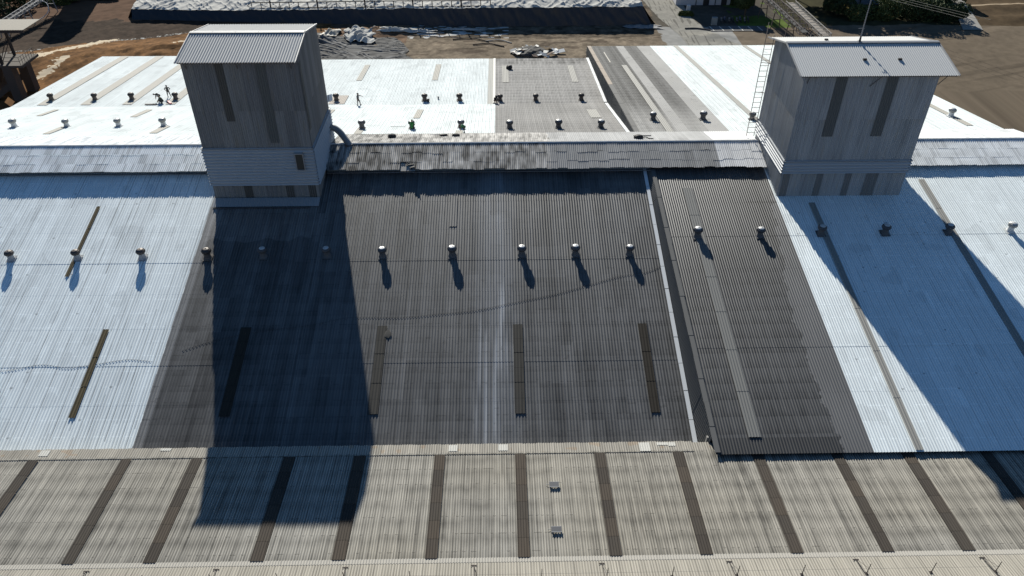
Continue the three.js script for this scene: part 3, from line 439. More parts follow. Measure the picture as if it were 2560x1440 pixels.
{ // ladder standing at the rear corner
  const lm = mat(0.2, 0.17, 0.15, 0.7), x0 = 26.25, x1 = 27.05, z = -74.55, ya = 15.6, yb = 27.6;
  const lad = part(TR, 'ladder', merge([bar(V(x0, ya, z), V(x0, yb, z), 0.055), bar(V(x1, ya, z), V(x1, yb - 1.2, z), 0.055)]), lm);
  for (let y = ya + 0.4; y < yb - 1.3; y += 0.56) part(lad, 'rung', bar(V(x0, y, z), V(x1, y, z), 0.04), lm);
  for (const y of [17.6, 20.5, 23.6, 25.6]) part(lad, 'wall_tie', bar(V(x0, y, z), V(27.3, y, z + 0.25), 0.045), lm);
}
for (const [x, z] of [[33.0, -67.1], [36.2, -67.1], [31.0, -71.6]]) { const d = Math.abs(z + 69.84); part(TR, 'roof_clip', box(0.3, 0.14, 0.2, x, 27.2 - 1.1 * d / 4.56 + 0.14, z), darkIn); }
{
  const t = thing('lightning_mast', 'thin grey mast standing on the ridge of the pale tower', 'mast', [33.37, 27.3, -69.84]), m = mat(0.3, 0.3, 0.3, 0.5, 0.3);
  part(t, 'pole', rod(V(0, 0, 0), V(0.02, 6.2, 0), 0.055, 0.035, 10), m); part(t, 'base', merge([box(0.34, 0.08, 0.34, 0, 0.02, 0), rod(V(0, 0, 0), V(0, 0.55, 0), 0.11, 0.07, 10)]), mat(0.04, 0.04, 0.045, 0.6)); part(t, 'cross_arm', rod(V(-0.42, 1.25, 0), V(0.12, 1.25, 0), 0.025), m);
}

// ---------------------------------------------------------------- turbine ventilators
function ventProto(headM, neckM, capM) {
  const t = new THREE.Group();
  part(t, 'base_plate', box(0.8, 0.03, 0.85, 0, 0.05, 0), neckM);
  const neck = new THREE.LatheGeometry([[0.4, 0], [0.34, 0.12], [0.29, 0.2], [0.28, 0.52], [0.33, 0.56]].map((p) => new THREE.Vector2(...p)), 24); part(t, 'neck', neck, neckM);
  const prof = [[0.3, 0.54], [0.37, 0.58], [0.425, 0.68], [0.43, 0.76], [0.39, 0.86], [0.3, 0.93]], N = 26 * 4, P = [], I = [];
  for (let j = 0; j < prof.length; j++) for (let i = 0; i <= N; i++) { const a = i / N * Math.PI * 2 + (prof[j][1] - 0.54) * 0.7, s = (i % 4) / 4, r = prof[j][0] * (0.93 + 0.09 * s); P.push(r * Math.cos(a), prof[j][1], r * Math.sin(a)); }
  for (let j = 0; j < prof.length - 1; j++) for (let i = 0; i < N; i++) { const a = j * (N + 1) + i, b = a + 1, c = a + N + 1, d = c + 1; I.push(a, c, b, b, c, d); }
  const g = new THREE.BufferGeometry(); g.setAttribute('position', new THREE.Float32BufferAttribute(P, 3)); g.setIndex(I); const q = g.toNonIndexed(); q.computeVertexNormals(); part(t, 'turbine_head', q, headM);
  part(t, 'cap', new THREE.LatheGeometry([[0.27, 0.925], [0.265, 0.95], [0.2, 0.98], [0.1, 0.995], [0.045, 1.0], [0.04, 1.03], [0, 1.035]].map((p) => new THREE.Vector2(...p)), 28), capM);
  return t;
}
const rusty = ventProto(mat(0.09, 0.075, 0.068, 0.6, 0.3), mat(0.34, 0.35, 0.36, 0.7), mat(0.13, 0.11, 0.1, 0.6, 0.3));
const galv = ventProto(mat(0.085, 0.085, 0.09, 0.6, 0.2), mat(0.1, 0.1, 0.102, 0.8), mat(0.5, 0.5, 0.49, 0.5, 0.2));
const pale = ventProto(mat(0.3, 0.3, 0.29, 0.5, 0.3), mat(0.55, 0.56, 0.56, 0.6), mat(0.6, 0.6, 0.58, 0.5, 0.2));
const brown = ventProto(mat(0.06, 0.052, 0.048, 0.6, 0.3), mat(0.1, 0.085, 0.075, 0.75), mat(0.1, 0.085, 0.075, 0.6, 0.2));
let firstVent = {};
function vent(proto, pl, x, z, label, group) {
  const o = proto.clone(); o.name = numbered('turbine_ventilator'); o.position.set(x, pl.y(z) + 0.02, z); o.rotation.y = 0; o.userData = {}; scene.add(o); tag(o, label, 'roof vent', group);
  o.children[0].rotation.x = -Math.atan(pl.b); o.children[2].rotation.y = o.children[3].rotation.y = rnd() * 6.28; o.children[2].rotation.x = o.children[3].rotation.x = (rnd() - 0.5) * 0.09; o.children[2].rotation.z = o.children[3].rotation.z = (rnd() - 0.5) * 0.09; const s = 0.94 + 0.12 * rnd(); o.scale.setScalar(s); return o;
}
const NTH = ['first', 'second', 'third', 'fourth', 'fifth'];
for (const [i, x] of [-33.04, -38.97, -45.03].entries()) vent(rusty, M, x, -58.78, `${NTH[i]} rust brown ventilator with white neck counted from the dark paint edge`, 'ventilators on the white front slope');
vent(brown, M, -27.05, -58.72, 'rust brown turbine ventilator with dark neck at the edge of the white paint', undefined);
for (const [i, x] of [-21.95, -16.06].entries()) vent(galv, M, x, -58.8, ['grey ventilator in the middle of the dark grey tower shadow', 'grey ventilator near the sunlit border of the dark grey tower shadow'][i], 'ventilators in the tower shadow');
for (const [i, x] of [11.92, 6.9, 1.92, -4.5, -10.95].entries()) vent(galv, M, x, -58.7, `${NTH[i]} bright capped ventilator from the white flashing on the dark front slope`, 'ventilators on the dark front slope');
for (const [i, x] of [18.29, 24.14].entries()) vent(galv, R, x, -59.63, ['bright capped ventilator on the pale skylight strip of the shallow roof', 'bright capped ventilator between pale strip and white paint of the shallow roof'][i], 'ventilators on the shallow grey roof');
for (const [i, x] of [29.89, 35.91, 41.9].entries()) vent(galv, R, x, -59.8, ['ventilator on the skylight strip in the pale tower shadow nearest the dark roof', 'ventilator between two skylight strips in the pale tower shadow', 'ventilator on the skylight strip at the sunlit border of the pale tower shadow'][i], 'ventilators in the pale tower shadow');
vent(pale, R, 47.82, -59.97, 'pale turbine ventilator on the sunlit white front slope past the pale tower');
for (const [i, x] of [-40.67, -46.09, -52.31, -58.59].entries()) vent(pale, B1, x, -86.8, `${NTH[i]} pale ventilator from the dark grey tower behind the white monitor`, 'ventilators behind the white monitor');
for (const [i, x] of [-16.31, -10.41, -4.59].entries()) vent(galv, B1, x, -84.4, `${NTH[i]} ventilator from the duct on the white slope behind the weathered monitor`, 'ventilators behind the weathered monitor');
for (const [i, x] of [1.18, 6.95, 11.96].entries()) vent(galv, B1, x, -83.8, `${NTH[i]} ventilator from the white paint on the grey slope behind the monitor`, 'ventilators on the near grey rear slope');
for (const [i, x] of [-45.66, -51.81, -56.99, -63.05].entries()) vent(brown, B2, x, -103.4, `${NTH[i]} dark ventilator from the dark grey tower on the striped far white slope`, 'ventilators on the far striped white slope');
vent(brown, B2, -22.86, -102.3, 'dark turbine ventilator on a bare tan patch of the far white slope');
for (const [i, x] of [-10.45, -5.57].entries()) vent(brown, B2, x, -101.9, ['dark ventilator with a black bucket on the plain far white slope', 'dark ventilator between the paint pail and the grey paint edge'][i], 'ventilators on the plain far white slope');
for (const [i, x] of [0.09, 5.09, 11.48].entries()) vent(brown, B2, x, -101.7, ['dark ventilator behind the worker in black on the far grey slope', 'dark ventilator in the middle of the far grey slope', 'dark ventilator beside the white flashing of the far grey slope'][i], 'ventilators on the far grey slope');
for (const [i, x] of [18.09, 23.98].entries()) vent(galv, RB, x, -83.9, ['ventilator on the dark striped rear slope beside the step wall', 'ventilator on the plain grey rear slope beside the white paint'][i], 'ventilators on the shallow grey rear slope');
vent(galv, RB, 29.72, -83.7, 'turbine ventilator behind the ladder of the pale tower');
vent(pale, RB, 53.74, -84.43, 'pale turbine ventilator on the white rear slope past the pale tower');

// ---------------------------------------------------------------- small things on the roofs
const ropeM = mat(0.05, 0.05, 0.055, 0.9);
const onM = (x, z, h = 0.045) => V(x, M.y(z) + h, z);
single('cable', tube([[-26.8, -48.6], [-24.6, -49.5], [-20.9, -50.4], [-16.2, -51.1], [-13.2, -51.8], [-8.6, -51.8], [-5.3, -52.1], [-1.95, -52.5], [1.35, -53.3], [4.7, -54.1], [8.1, -55.2], [10.9, -56.1], [13.2, -56.5], [14.7, -57.2]].map((p) => onM(...p)), 0.011, 120, 5), ropeM, 'thin dark cable lying in a curve across the dark front roof slope', 'cable');
single('rope', tube([[-46, -46.9], [-43, -46.7], [-40.6, -46.9], [-38, -47.4], [-35.8, -47.1], [-33.5, -47.4], [-31, -47.8], [-29, -47.6]].map((p) => onM(...p)), 0.012, 80, 5), mat(0.2, 0.21, 0.23, 0.9), 'thin grey rope lying across the white front roof slope', 'rope');
single('pipe', rod(V(-28, M.y(-64.9) + 0.1, -64.9), V(-18.6, M.y(-64.9) + 0.1, -64.9), 0.055), mat(0.05, 0.05, 0.055, 0.7), 'long dark pipe lying along the foot of the dark grey tower', 'pipe');
single('grime_clump', (() => { const g = new THREE.IcosahedronGeometry(0.34, 2), p = g.attributes.position; for (let i = 0; i < p.count; i++) { const k = 0.7 + 0.6 * noise(p.getX(i) * 7 + 4, p.getZ(i) * 7 + 9); p.setXYZ(i, p.getX(i) * k, p.getY(i) * 0.08, p.getZ(i) * k * 1.2); } g.rotateX(-M.ang); g.translate(-9.75, M.y(-50.0) + 0.07, -50.0); g.computeVertexNormals(); return g; })(), mat(0.05, 0.047, 0.042, 0.9), 'small dark grime clump beside a grey skylight on the dark slope', 'debris');
function panelBox(x, z, label) {
  const t = thing('roof_panel', label, 'panel', [x, F.y(z) + 0.03, z]), top = mat(0.1, 0.1, 0.105, 0.5), fr = mat(0.3, 0.3, 0.3, 0.6);
  part(t, 'plate', box(0.66, 0.05, 0.34, 0, 0.19, 0, 0, 0.1), top); part(t, 'frame', merge([box(0.7, 0.06, 0.04, 0, 0.17, 0.19, 0, 0.1), box(0.7, 0.05, 0.03, 0, 0.21, -0.19, 0, 0.1)]), fr);
  for (const sx of [-0.28, 0.28]) for (const sz of [-0.14, 0.14]) part(t, 'leg', box(0.05, 0.2, 0.05, sx, 0.08, sz), fr); part(t, 'conduit', rod(V(-0.33, 0.1, -0.1), V(-0.56, 0.05, -0.1), 0.02), fr); return t;
}
panelBox(3.52, -34.25, 'small dark flat panel on legs on the beige roof nearer the white patches'); panelBox(3.43, -30.35, 'small dark flat panel on legs on the beige roof nearer the wire fence');
{ // stays and posts along the near bend of the front roof
  const m = mat(0.05, 0.04, 0.035, 0.8);
  for (let i = 0; i < 8; i++) { const x = -25.8 + i * 7.97, z = -27.72, y = BP.y(z) + 0.05, t = thing('anchor_bracket', 'dark T shaped stay bracket on the near bend of the beige roof', 'bracket', [x, y, z], 0, 'stay brackets along the wire fence');
    part(t, 'cross_bar', box(0.36, 0.035, 0.06, 0, 0.0, 0), m); part(t, 'foot', box(0.05, 0.06, 0.05, 0, -0.03, 0), m); part(t, 'stay', rod(V(0, 0.06, 0), V(0.25, BP.y(-26.6) + 0.5 - y, 1.12), 0.012, 0.012, 5), m); part(t, 'stay', rod(V(0, 0.06, 0), V(0.12, BP.y(-25.9) - y + 0.06, 1.82), 0.02, 0.02, 5), m); }
  for (let i = 0; i < 17; i++) { const x = -33.6 + i * 3.985, z = -26.6; const t = thing('fence_post', 'thin dark post of the wire fence on the near beige roof', 'post', [x, BP.y(z), z], 0, 'wire fence posts'); part(t, 'shaft', rod(V(0, -0.02, 0), V(0.0, 1.05, 0), 0.028, 0.022, 6), m); part(t, 'foot_plate', box(0.16, 0.05, 0.16, 0, 0.04, 0), m); }
  single('fence_wire', rod(V(-33.6, BP.y(-26.6) + 0.55, -26.6), V(30.2, BP.y(-26.6) + 0.55, -26.6), 0.006, 0.006, 5), mat(0.1, 0.1, 0.1, 0.7), 'thin wire strung between the posts on the near beige roof', 'wire');
}
const onPl = (pl, x, z, h = 0) => [x, pl.y(z) + h, z];
function lump(name, label, cat, pos, w, h, d, m, seed) { const g = new THREE.IcosahedronGeometry(0.5, 3), p = g.attributes.position; for (let i = 0; i < p.count; i++) { const k = 0.8 + 0.4 * noise(p.getX(i) * 3 + seed, p.getZ(i) * 3 + p.getY(i) * 2 + seed); p.setXYZ(i, p.getX(i) * k * w, Math.max(-0.32, p.getY(i)) * k * h, p.getZ(i) * k * d); } g.computeVertexNormals(); const o = single(name, g, m, label, cat); o.position.set(pos[0], pos[1] + 0.3 * h, pos[2]); return o; }
const blackM = mat(0.015, 0.015, 0.016, 0.7);
lump('sack', 'black sack lying on the far grey roof slope', 'sack', onPl(B2, 1.65, -118.6), 0.95, 0.9, 0.9, blackM, 3);
{ const t = thing('bucket', 'black bucket beside a dark ventilator on the plain white slope', 'bucket', onPl(B2, -9.9, -101.3)); part(t, 'body', new THREE.LatheGeometry([[0.12, 0.02], [0.14, 0.0], [0.17, 0.4], [0.15, 0.4], [0.12, 0.05]].map((p) => new THREE.Vector2(...p)), 16), blackM); part(t, 'handle', (() => { const g = new THREE.TorusGeometry(0.16, 0.012, 6, 16, Math.PI); g.translate(0, 0.38, 0); return g; })(), steel); }
{ const t = thing('paint_pail', 'small white paint pail between the two dark ventilators on the white slope', 'pail', onPl(B2, -8.6, -102.7)); part(t, 'body', new THREE.LatheGeometry([[0.1, 0.0], [0.13, 0.32], [0.11, 0.32], [0.09, 0.04]].map((p) => new THREE.Vector2(...p)), 14), mat(0.25, 0.25, 0.26, 0.6)); part(t, 'handle', (() => { const g = new THREE.TorusGeometry(0.12, 0.01, 6, 14, Math.PI); g.translate(0, 0.31, 0); return g; })(), steel); }
{ const t = thing('tool_box', 'long red box with black end lying beside the workers on the white slope', 'box', onPl(B2, -45.9, -101.6), -0.9); part(t, 'body', box(1.1, 0.22, 0.26, 0.1, 0.14, 0), mat(0.42, 0.05, 0.07, 0.5)); part(t, 'end_cap', box(0.22, 0.25, 0.29, -0.52, 0.14, 0), blackM); }
single('plank', box(1.6, 0.1, 0.25, -48.2, B2.y(-100.9) + 0.09, -100.9), blackM, 'short black plank lying at the crouching worker on the striped white slope', 'plank');
{ const t = thing('roof_board', 'pale sheet leaning on the ventilator of the tan patch', 'board', onPl(B2, -24.0, -102.2, 0.35)); part(t, 'panel', box(1.3, 0.04, 1.2, 0, 0, 0, 0.2, 0.45, 0.25), mat(0.55, 0.57, 0.58, 0.5)); part(t, 'batten', box(0.08, 0.06, 1.15, 0.1, 0.05, 0, 0.2, 0.45, 0.25), mat(0.1, 0.11, 0.13, 0.6)); }
lump('paint_bag', 'dark bag lying on the back of the weathered monitor near the duct', 'bag', onPl(MB, -11.6, -76.0), 0.9, 0.55, 0.6, mat(0.03, 0.03, 0.032, 0.8), 8);
lump('paint_bag', 'black bag among tools on the back of the weathered monitor', 'bag', onPl(MB, -6.1, -76.6), 0.9, 0.35, 0.45, blackM, 12);
lump('paint_bag', 'grey bag beside the green worker on the back of the weathered monitor', 'bag', onPl(MB, -4.75, -76.4), 0.8, 0.4, 0.45, mat(0.06, 0.05, 0.045, 0.8), 15);
single('pole', rod(V(-7.6, MB.y(-77) + 0.1, -77), V(-5.9, MB.y(-77.1) + 0.1, -77.1), 0.025), mat(0.5, 0.5, 0.5, 0.6), 'pale roller pole lying beside the black bag on the weathered monitor', 'pole');
lump('tool_bag', 'black tool bag on the grey part of the weathered monitor back', 'bag', onPl(MB, 14.75, -74.6), 1.0, 0.55, 0.6, blackM, 21);
single('hose', tube([V(15.2, MB.y(-74.6) + 0.12, -74.6), V(15.5, MB.y(-74.5) + 0.2, -74.5), V(15.8, MB.y(-74.3) + 0.1, -74.3), V(16.3, MB.y(-74.2) + 0.08, -74.2)], 0.05, 20, 6), blackM, 'short black hose trailing from the tool bag on the monitor', 'hose');
single('pole', rod(V(14.4, MB.y(-75.6) + 0.1, -75.6), V(16.3, MB.y(-75.6) + 0.1, -75.6), 0.05), mat(0.1, 0.1, 0.1, 0.7), 'dark pole lying behind the tool bag on the monitor', 'pole');
single('roller_pole', rod(V(-13.0, B1.y(-85) + 0.1, -85), V(-11.2, B1.y(-84.8) + 0.16, -84.8), 0.025), mat(0.12, 0.12, 0.12, 0.7), 'thin dark pole beside the squatting green worker at the ventilator', 'pole');

// ---------------------------------------------------------------- workers
const sk = { akimbo: { pel: [0, 0.95, 0], che: [0, 1.3, 0.01], nec: [0, 1.48, 0], hed: [0, 1.64, 0.03], sL: [-0.19, 1.41, 0], sR: [0.19, 1.41, 0], eL: [-0.37, 1.19, -0.05], eR: [0.37, 1.19, -0.05], wL: [-0.18, 1.02, 0.07], wR: [0.18, 1.02, 0.07], kL: [-0.13, 0.5, 0.03], kR: [0.17, 0.5, 0.02], aL: [-0.15, 0.08, 0], aR: [0.27, 0.08, -0.02] },
  point: { pel: [0, 0.93, 0], che: [0, 1.28, 0.02], nec: [0, 1.46, 0.02], hed: [0, 1.62, 0.05], sL: [-0.18, 1.4, 0], sR: [0.18, 1.4, 0.02], eL: [-0.24, 1.12, -0.04], eR: [0.2, 1.33, 0.3], wL: [-0.23, 0.88, 0.06], wR: [0.2, 1.27, 0.55], kL: [-0.1, 0.5, -0.02], kR: [0.1, 0.5, 0.2], aL: [-0.11, 0.08, -0.16], aR: [0.11, 0.08, 0.24] },
  squat: { pel: [0, 0.3, -0.13], che: [0, 0.62, 0.04], nec: [0, 0.78, 0.12], hed: [0, 0.92, 0.19], sL: [-0.18, 0.72, 0.08], sR: [0.18, 0.72, 0.08], eL: [-0.27, 0.5, 0.22], eR: [0.27, 0.5, 0.22], wL: [-0.13, 0.32, 0.4], wR: [0.15, 0.3, 0.42], kL: [-0.21, 0.5, 0.22], kR: [0.21, 0.5, 0.22], aL: [-0.17, 0.08, -0.03], aR: [0.17, 0.08, -0.03] },
  bend: { pel: [0, 0.84, -0.12], che: [0, 1.02, 0.18], nec: [0, 1.04, 0.37], hed: [0, 1.03, 0.53], sL: [-0.18, 1.04, 0.28], sR: [0.18, 1.04, 0.28], eL: [-0.22, 0.76, 0.36], eR: [0.22, 0.76, 0.36], wL: [-0.13, 0.52, 0.42], wR: [0.15, 0.5, 0.42], kL: [-0.13, 0.45, 0.02], kR: [0.13, 0.45, 0.02], aL: [-0.14, 0.08, -0.06], aR: [0.14, 0.08, -0.06] } };
const cache = {};
function bodyField(name) {
  if (cache[name]) return cache[name];
  const s = sk[name], v = (k) => V(...s[k]), up = v('che').sub(v('pel')).normalize();
  const hip = (d) => v('pel').add(V(d * 0.09, -0.02, 0)), toe = (a) => v(a).add(V(0, -0.04, 0.17));
  const hand = (e, w) => v(w).add(v(w).sub(v(e)).normalize().multiplyScalar(0.09));
  const bones = [[v('pel'), v('che'), 0.145, 0.165, 1], [v('che'), v('nec'), 0.15, 0.07, 1], [v('nec'), v('hed'), 0.055, 0.07, 0], [v('hed'), v('hed').add(up.clone().multiplyScalar(0.06)), 0.095, 0.1, 0], [v('hed').add(V(0, -0.005, 0.085)), v('hed').add(V(0, -0.025, 0.105)), 0.02, 0.02, 0]];
  for (const d of ['L', 'R']) { const q = d === 'L' ? -1 : 1; bones.push([v('che').add(V(q * 0.06, 0.06, 0)), v('s' + d), 0.09, 0.07, 1], [v('s' + d), v('e' + d), 0.065, 0.05, 1], [v('e' + d), v('w' + d), 0.048, 0.034, 0], [v('w' + d), hand('e' + d, 'w' + d), 0.034, 0.03, 0], [hip(q), v('k' + d), 0.1, 0.07, 2], [v('k' + d), v('a' + d), 0.066, 0.045, 2], [v('a' + d).add(V(0, -0.02, -0.04)), toe('a' + d), 0.05, 0.038, 3]); }
  const N = 92, c = V(0, 0.92, 0.1), S = 1.02, mc = new MarchingCubes(N, new THREE.MeshBasicMaterial(), false, false, 200000); mc.isolation = 0; mc.reset();
  const B = bones.map(([a, b, ra, rb]) => { const d = b.clone().sub(a); return [a.x, a.y, a.z, d.x, d.y, d.z, Math.max(1e-6, d.dot(d)), ra, rb]; });
  const dist = (x, y, z, k) => { const q = B[k], px = x - q[0], py = y - q[1], pz = z - q[2]; let t = (px * q[3] + py * q[4] + pz * q[5]) / q[6]; t = t < 0 ? 0 : t > 1 ? 1 : t; const ex = px - t * q[3], ey = py - t * q[4], ez = pz - t * q[5]; return Math.sqrt(ex * ex + ey * ey + ez * ez) - (q[7] + (q[8] - q[7]) * t); };
  for (let k = 0; k < N; k++) for (let j = 0; j < N; j++) for (let i = 0; i < N; i++) {
    const x = c.x + S * ((i / N) * 2 - 1), y = c.y + S * ((j / N) * 2 - 1), z = c.z + S * ((k / N) * 2 - 1); let d = 9;
    for (let b = 0; b < B.length; b++) { const e = dist(x, y, z, b); const h = 0.03; if (e < d + h) { const m = Math.max(h - Math.abs(d - e), 0) / h; d = Math.min(d, e) - m * m * h * 0.25; } }
    mc.field[k * N * N + j * N + i] = -d;
  }
  mc.update(); const n = mc.count, P = new Float32Array(n * 3), reg = new Uint8Array(n);
  for (let i = 0; i < n; i++) { const x = c.x + S * mc.positionArray[i * 3], y = c.y + S * mc.positionArray[i * 3 + 1], z = c.z + S * mc.positionArray[i * 3 + 2]; P.set([x, y, z], i * 3); let bd = 9, br = 0; for (let b = 0; b < B.length; b++) { const e = dist(x, y, z, b); if (e < bd) { bd = e; br = bones[b][4]; } } reg[i] = br; }
  // fingers
  const fg = []; for (const d of ['L', 'R']) { const w = hand('e' + d, 'w' + d), f = v('w' + d).sub(v('e' + d)).normalize(), sd = V(1, 0, 0).cross(f).normalize(), lat = f.clone().cross(sd); for (let k = 0; k < 4; k++) { const b0 = w.clone().addScaledVector(lat, (k - 1.5) * 0.018), b1 = b0.clone().addScaledVector(f, 0.05 - 0.006 * Math.abs(k - 1.4)).addScaledVector(sd, 0.012), b2 = b1.clone().addScaledVector(f, 0.026).addScaledVector(sd, 0.024); fg.push(rod(b0, b1, 0.01, 0.009, 6), rod(b1, b2, 0.009, 0.007, 6)); } const th0 = v('w' + d).addScaledVector(f, 0.045).addScaledVector(lat, 0.028), th1 = th0.clone().addScaledVector(f, 0.035).addScaledVector(lat, 0.03); fg.push(rod(th0, th1, 0.012, 0.009, 6)); }
  const fm = merge(fg), fp = fm.attributes.position.array; const all = new Float32Array(P.length + fp.length); all.set(P); all.set(fp, P.length);
  const nrm = new Float32Array(all.length); for (let i = 0; i < n; i++) { const q = V(mc.normalArray[i * 3], mc.normalArray[i * 3 + 1], mc.normalArray[i * 3 + 2]).normalize(); nrm.set([q.x, q.y, q.z], i * 3); } nrm.set(fm.attributes.normal.array, P.length);
  return cache[name] = { all, nrm, reg, n, hed: v('hed'), up };
}
const pm = new THREE.MeshStandardMaterial({ vertexColors: true, roughness: 0.85, side: THREE.DoubleSide });
function person(pose, pos, ry, label, shirt, pants, hat, sc = 1) {
  const f = bodyField(pose), cols = [[0.22, 0.13, 0.085], shirt, pants, [0.03, 0.03, 0.03]], n = f.all.length / 3, C = new Float32Array(n * 3); for (let i = 0; i < n; i++) C.set(i < f.n ? cols[f.reg[i]] : cols[0], i * 3);
  const g = new THREE.BufferGeometry(); g.setAttribute('position', new THREE.BufferAttribute(f.all, 3)); g.setAttribute('normal', new THREE.BufferAttribute(f.nrm, 3)); g.setAttribute('color', new THREE.BufferAttribute(C, 3));
  const t = thing('person', label, 'person', pos, ry); t.scale.setScalar(sc); part(t, 'body', g, pm);
  const h = new THREE.SphereGeometry(0.118, 18, 10, 0, Math.PI * 2, 0, Math.PI * 0.52); h.scale(1, 1, 1.08); const br = new THREE.CylinderGeometry(0.15, 0.155, 0.012, 18); br.scale(1, 1, 1.15); br.translate(0, -0.005, 0.03); const hm = merge([h, br]); hm.applyQuaternion(new THREE.Quaternion().setFromUnitVectors(V(0, 1, 0), f.up)); const hp = f.hed.clone().addScaledVector(f.up, 0.055); hm.translate(hp.x, hp.y, hp.z); part(t, 'hat', hm, mat(...hat, 0.7));
  return t;
}
const dk = [0.03, 0.032, 0.03], gr = [0.03, 0.16, 0.035];
person('akimbo', onPl(B2, -47.0, -104.5, 0.02), 0.25, 'worker in dark clothes standing with hands on hips on the white slope', [0.05, 0.055, 0.05], dk, [0.14, 0.14, 0.14]);
person('squat', onPl(B2, -46.95, -101.6, 0.02), -1.2, 'worker in dark green crouching over the plank on the striped white slope', [0.035, 0.05, 0.035], dk, [0.14, 0.14, 0.13], 1.15);
person('bend', onPl(B2, -47.6, -102.6, 0.02), -1.35, 'worker in dark clothes bending behind the crouching one on the white slope', dk, dk, [0.12, 0.12, 0.12]);
person('point', onPl(B2, -19.4, -99.98, 0.02), 1.45, 'worker in grey shirt walking with one arm stretched out on the white slope', [0.075, 0.08, 0.085], dk, [0.1, 0.1, 0.1]);
person('squat', onPl(B2, -0.55, -100.6, 0.02), 0.5, 'worker in black crouching at the ventilator where white paint meets grey', [0.012, 0.012, 0.013], [0.012, 0.012, 0.013], [0.02, 0.02, 0.02], 1.1);
person('squat', onPl(B1, -10.3, -83.65, 0.02), 3.1, 'worker in green shirt squatting close against a ventilator on the white slope', gr, dk, [0.03, 0.14, 0.04], 1.05);
person('bend', onPl(B1, -4.1, -81.4, 0.02), -1.45, 'worker in green shirt bending over the white slope beside the weathered monitor', [0.02, 0.12, 0.05], dk, [0.03, 0.025, 0.02], 0.9);

// ---------------------------------------------------------------- yard behind the warehouses
{ // tarpaulin-covered stockpile
  const base = (x) => -157.4 - Math.max(0, (-x - 10)) * 0.083, hgt = (x) => 1.75 + 1.55 * sstep(-70, 0, x), t = thing('covered_stockpile', 'long stockpile under white tarpaulin with black plastic sides', 'stockpile');
  const grid = (nu, nv, f) => { const P = [], I = []; for (let j = 0; j <= nv; j++) for (let i = 0; i <= nu; i++) P.push(...f(i / nu, j / nv)); for (let j = 0; j < nv; j++) for (let i = 0; i < nu; i++) { const a = j * (nu + 1) + i, b = a + 1, c = a + nu + 1, d = c + 1; I.push(a, c, b, b, c, d); } const g = new THREE.BufferGeometry(); g.setAttribute('position', new THREE.Float32BufferAttribute(P, 3)); g.setIndex(I); g.computeVertexNormals(); return g; };
  const xa = -76.5, xb = 29.5, edge = (x) => 0.2 * (noise(x * 0.5, 2) - 0.5) + 0.12 * (noise(x * 2, 7) - 0.5);
  part(t, 'black_side', grid(420, 12, (u, v) => { const x = xa + (xb - xa) * u, h = hgt(x) + edge(x), wr = 0.2 * (noise(x * 1.1 + v * 2, v * 2) - 0.5) + 0.1 * (noise(x * 3.4 + v * 1.3, v * 3) - 0.5); return [x + (x > 26 ? (1 - v) * 2 : 0) * (u > 0.97 ? 1 : 0), -0.15 + (h + 0.15) * v, base(x) - 1.3 * v + wr]; }), mat(0.012, 0.013, 0.02, 0.42));
  part(t, 'tarpaulin', grid(520, 90, (u, v0) => { const v = v0 * v0 * 0.75 + v0 * 0.25; const x = xa + (xb - xa) * u - v * 4, z = base(xa + (xb - xa) * u) - 1.25 - v * 34, f = sstep(0, 0.02, v); const rg = (a) => Math.pow(1 - Math.abs(2 * a - 1), 4), wr = 0.3 * (noise(x * 0.4, z * 0.3) - 0.5) + 0.3 * rg(noise(x * 0.8 + z * 0.45, z * 0.3 - x * 0.1)) + 0.22 * rg(noise(x * 0.9 - z * 0.6 + 7, z * 0.25 + x * 0.2)) + 0.12 * (noise(x * 2.6 + z, z * 1.1) - 0.5); return [x, hgt(x) + edge(x) + 0.03 + 0.5 * Math.sin(v * Math.PI) * 2 + wr * (0.3 + 0.7 * f), z]; }), new THREE.MeshPhysicalMaterial({ color: new THREE.Color().setRGB(0.42, 0.41, 0.38), roughness: 0.85, specularIntensity: 0.3, side: THREE.DoubleSide }));
  part(t, 'end_sheet', grid(16, 30, (u, v) => { const z = base(29.5) - 1.25 - v * 34, h = hgt(29) + 0.5 * Math.sin(v * Math.PI) * 2; return [29.5 - v * 4 + u * 2.8 + 0.2 * (noise(u * 3, z) - 0.5), (h + 0.03) * (1 - u) - 0.1 * u + 0.2 * (noise(u * 4 + 2, z * 1.2) - 0.5), z + 0.2 * u]; }), mat(0.5, 0.5, 0.49, 0.55));
  part(t, 'end_sheet', grid(8, 30, (u, v) => { const z = base(-76.5) - 1.25 - v * 34, h = hgt(-76); return [-76.5 - v * 4 - u * 1.3, (h + 0.1) * (1 - u) - 0.1 * u, z]; }), mat(0.03, 0.03, 0.035, 0.5));
}
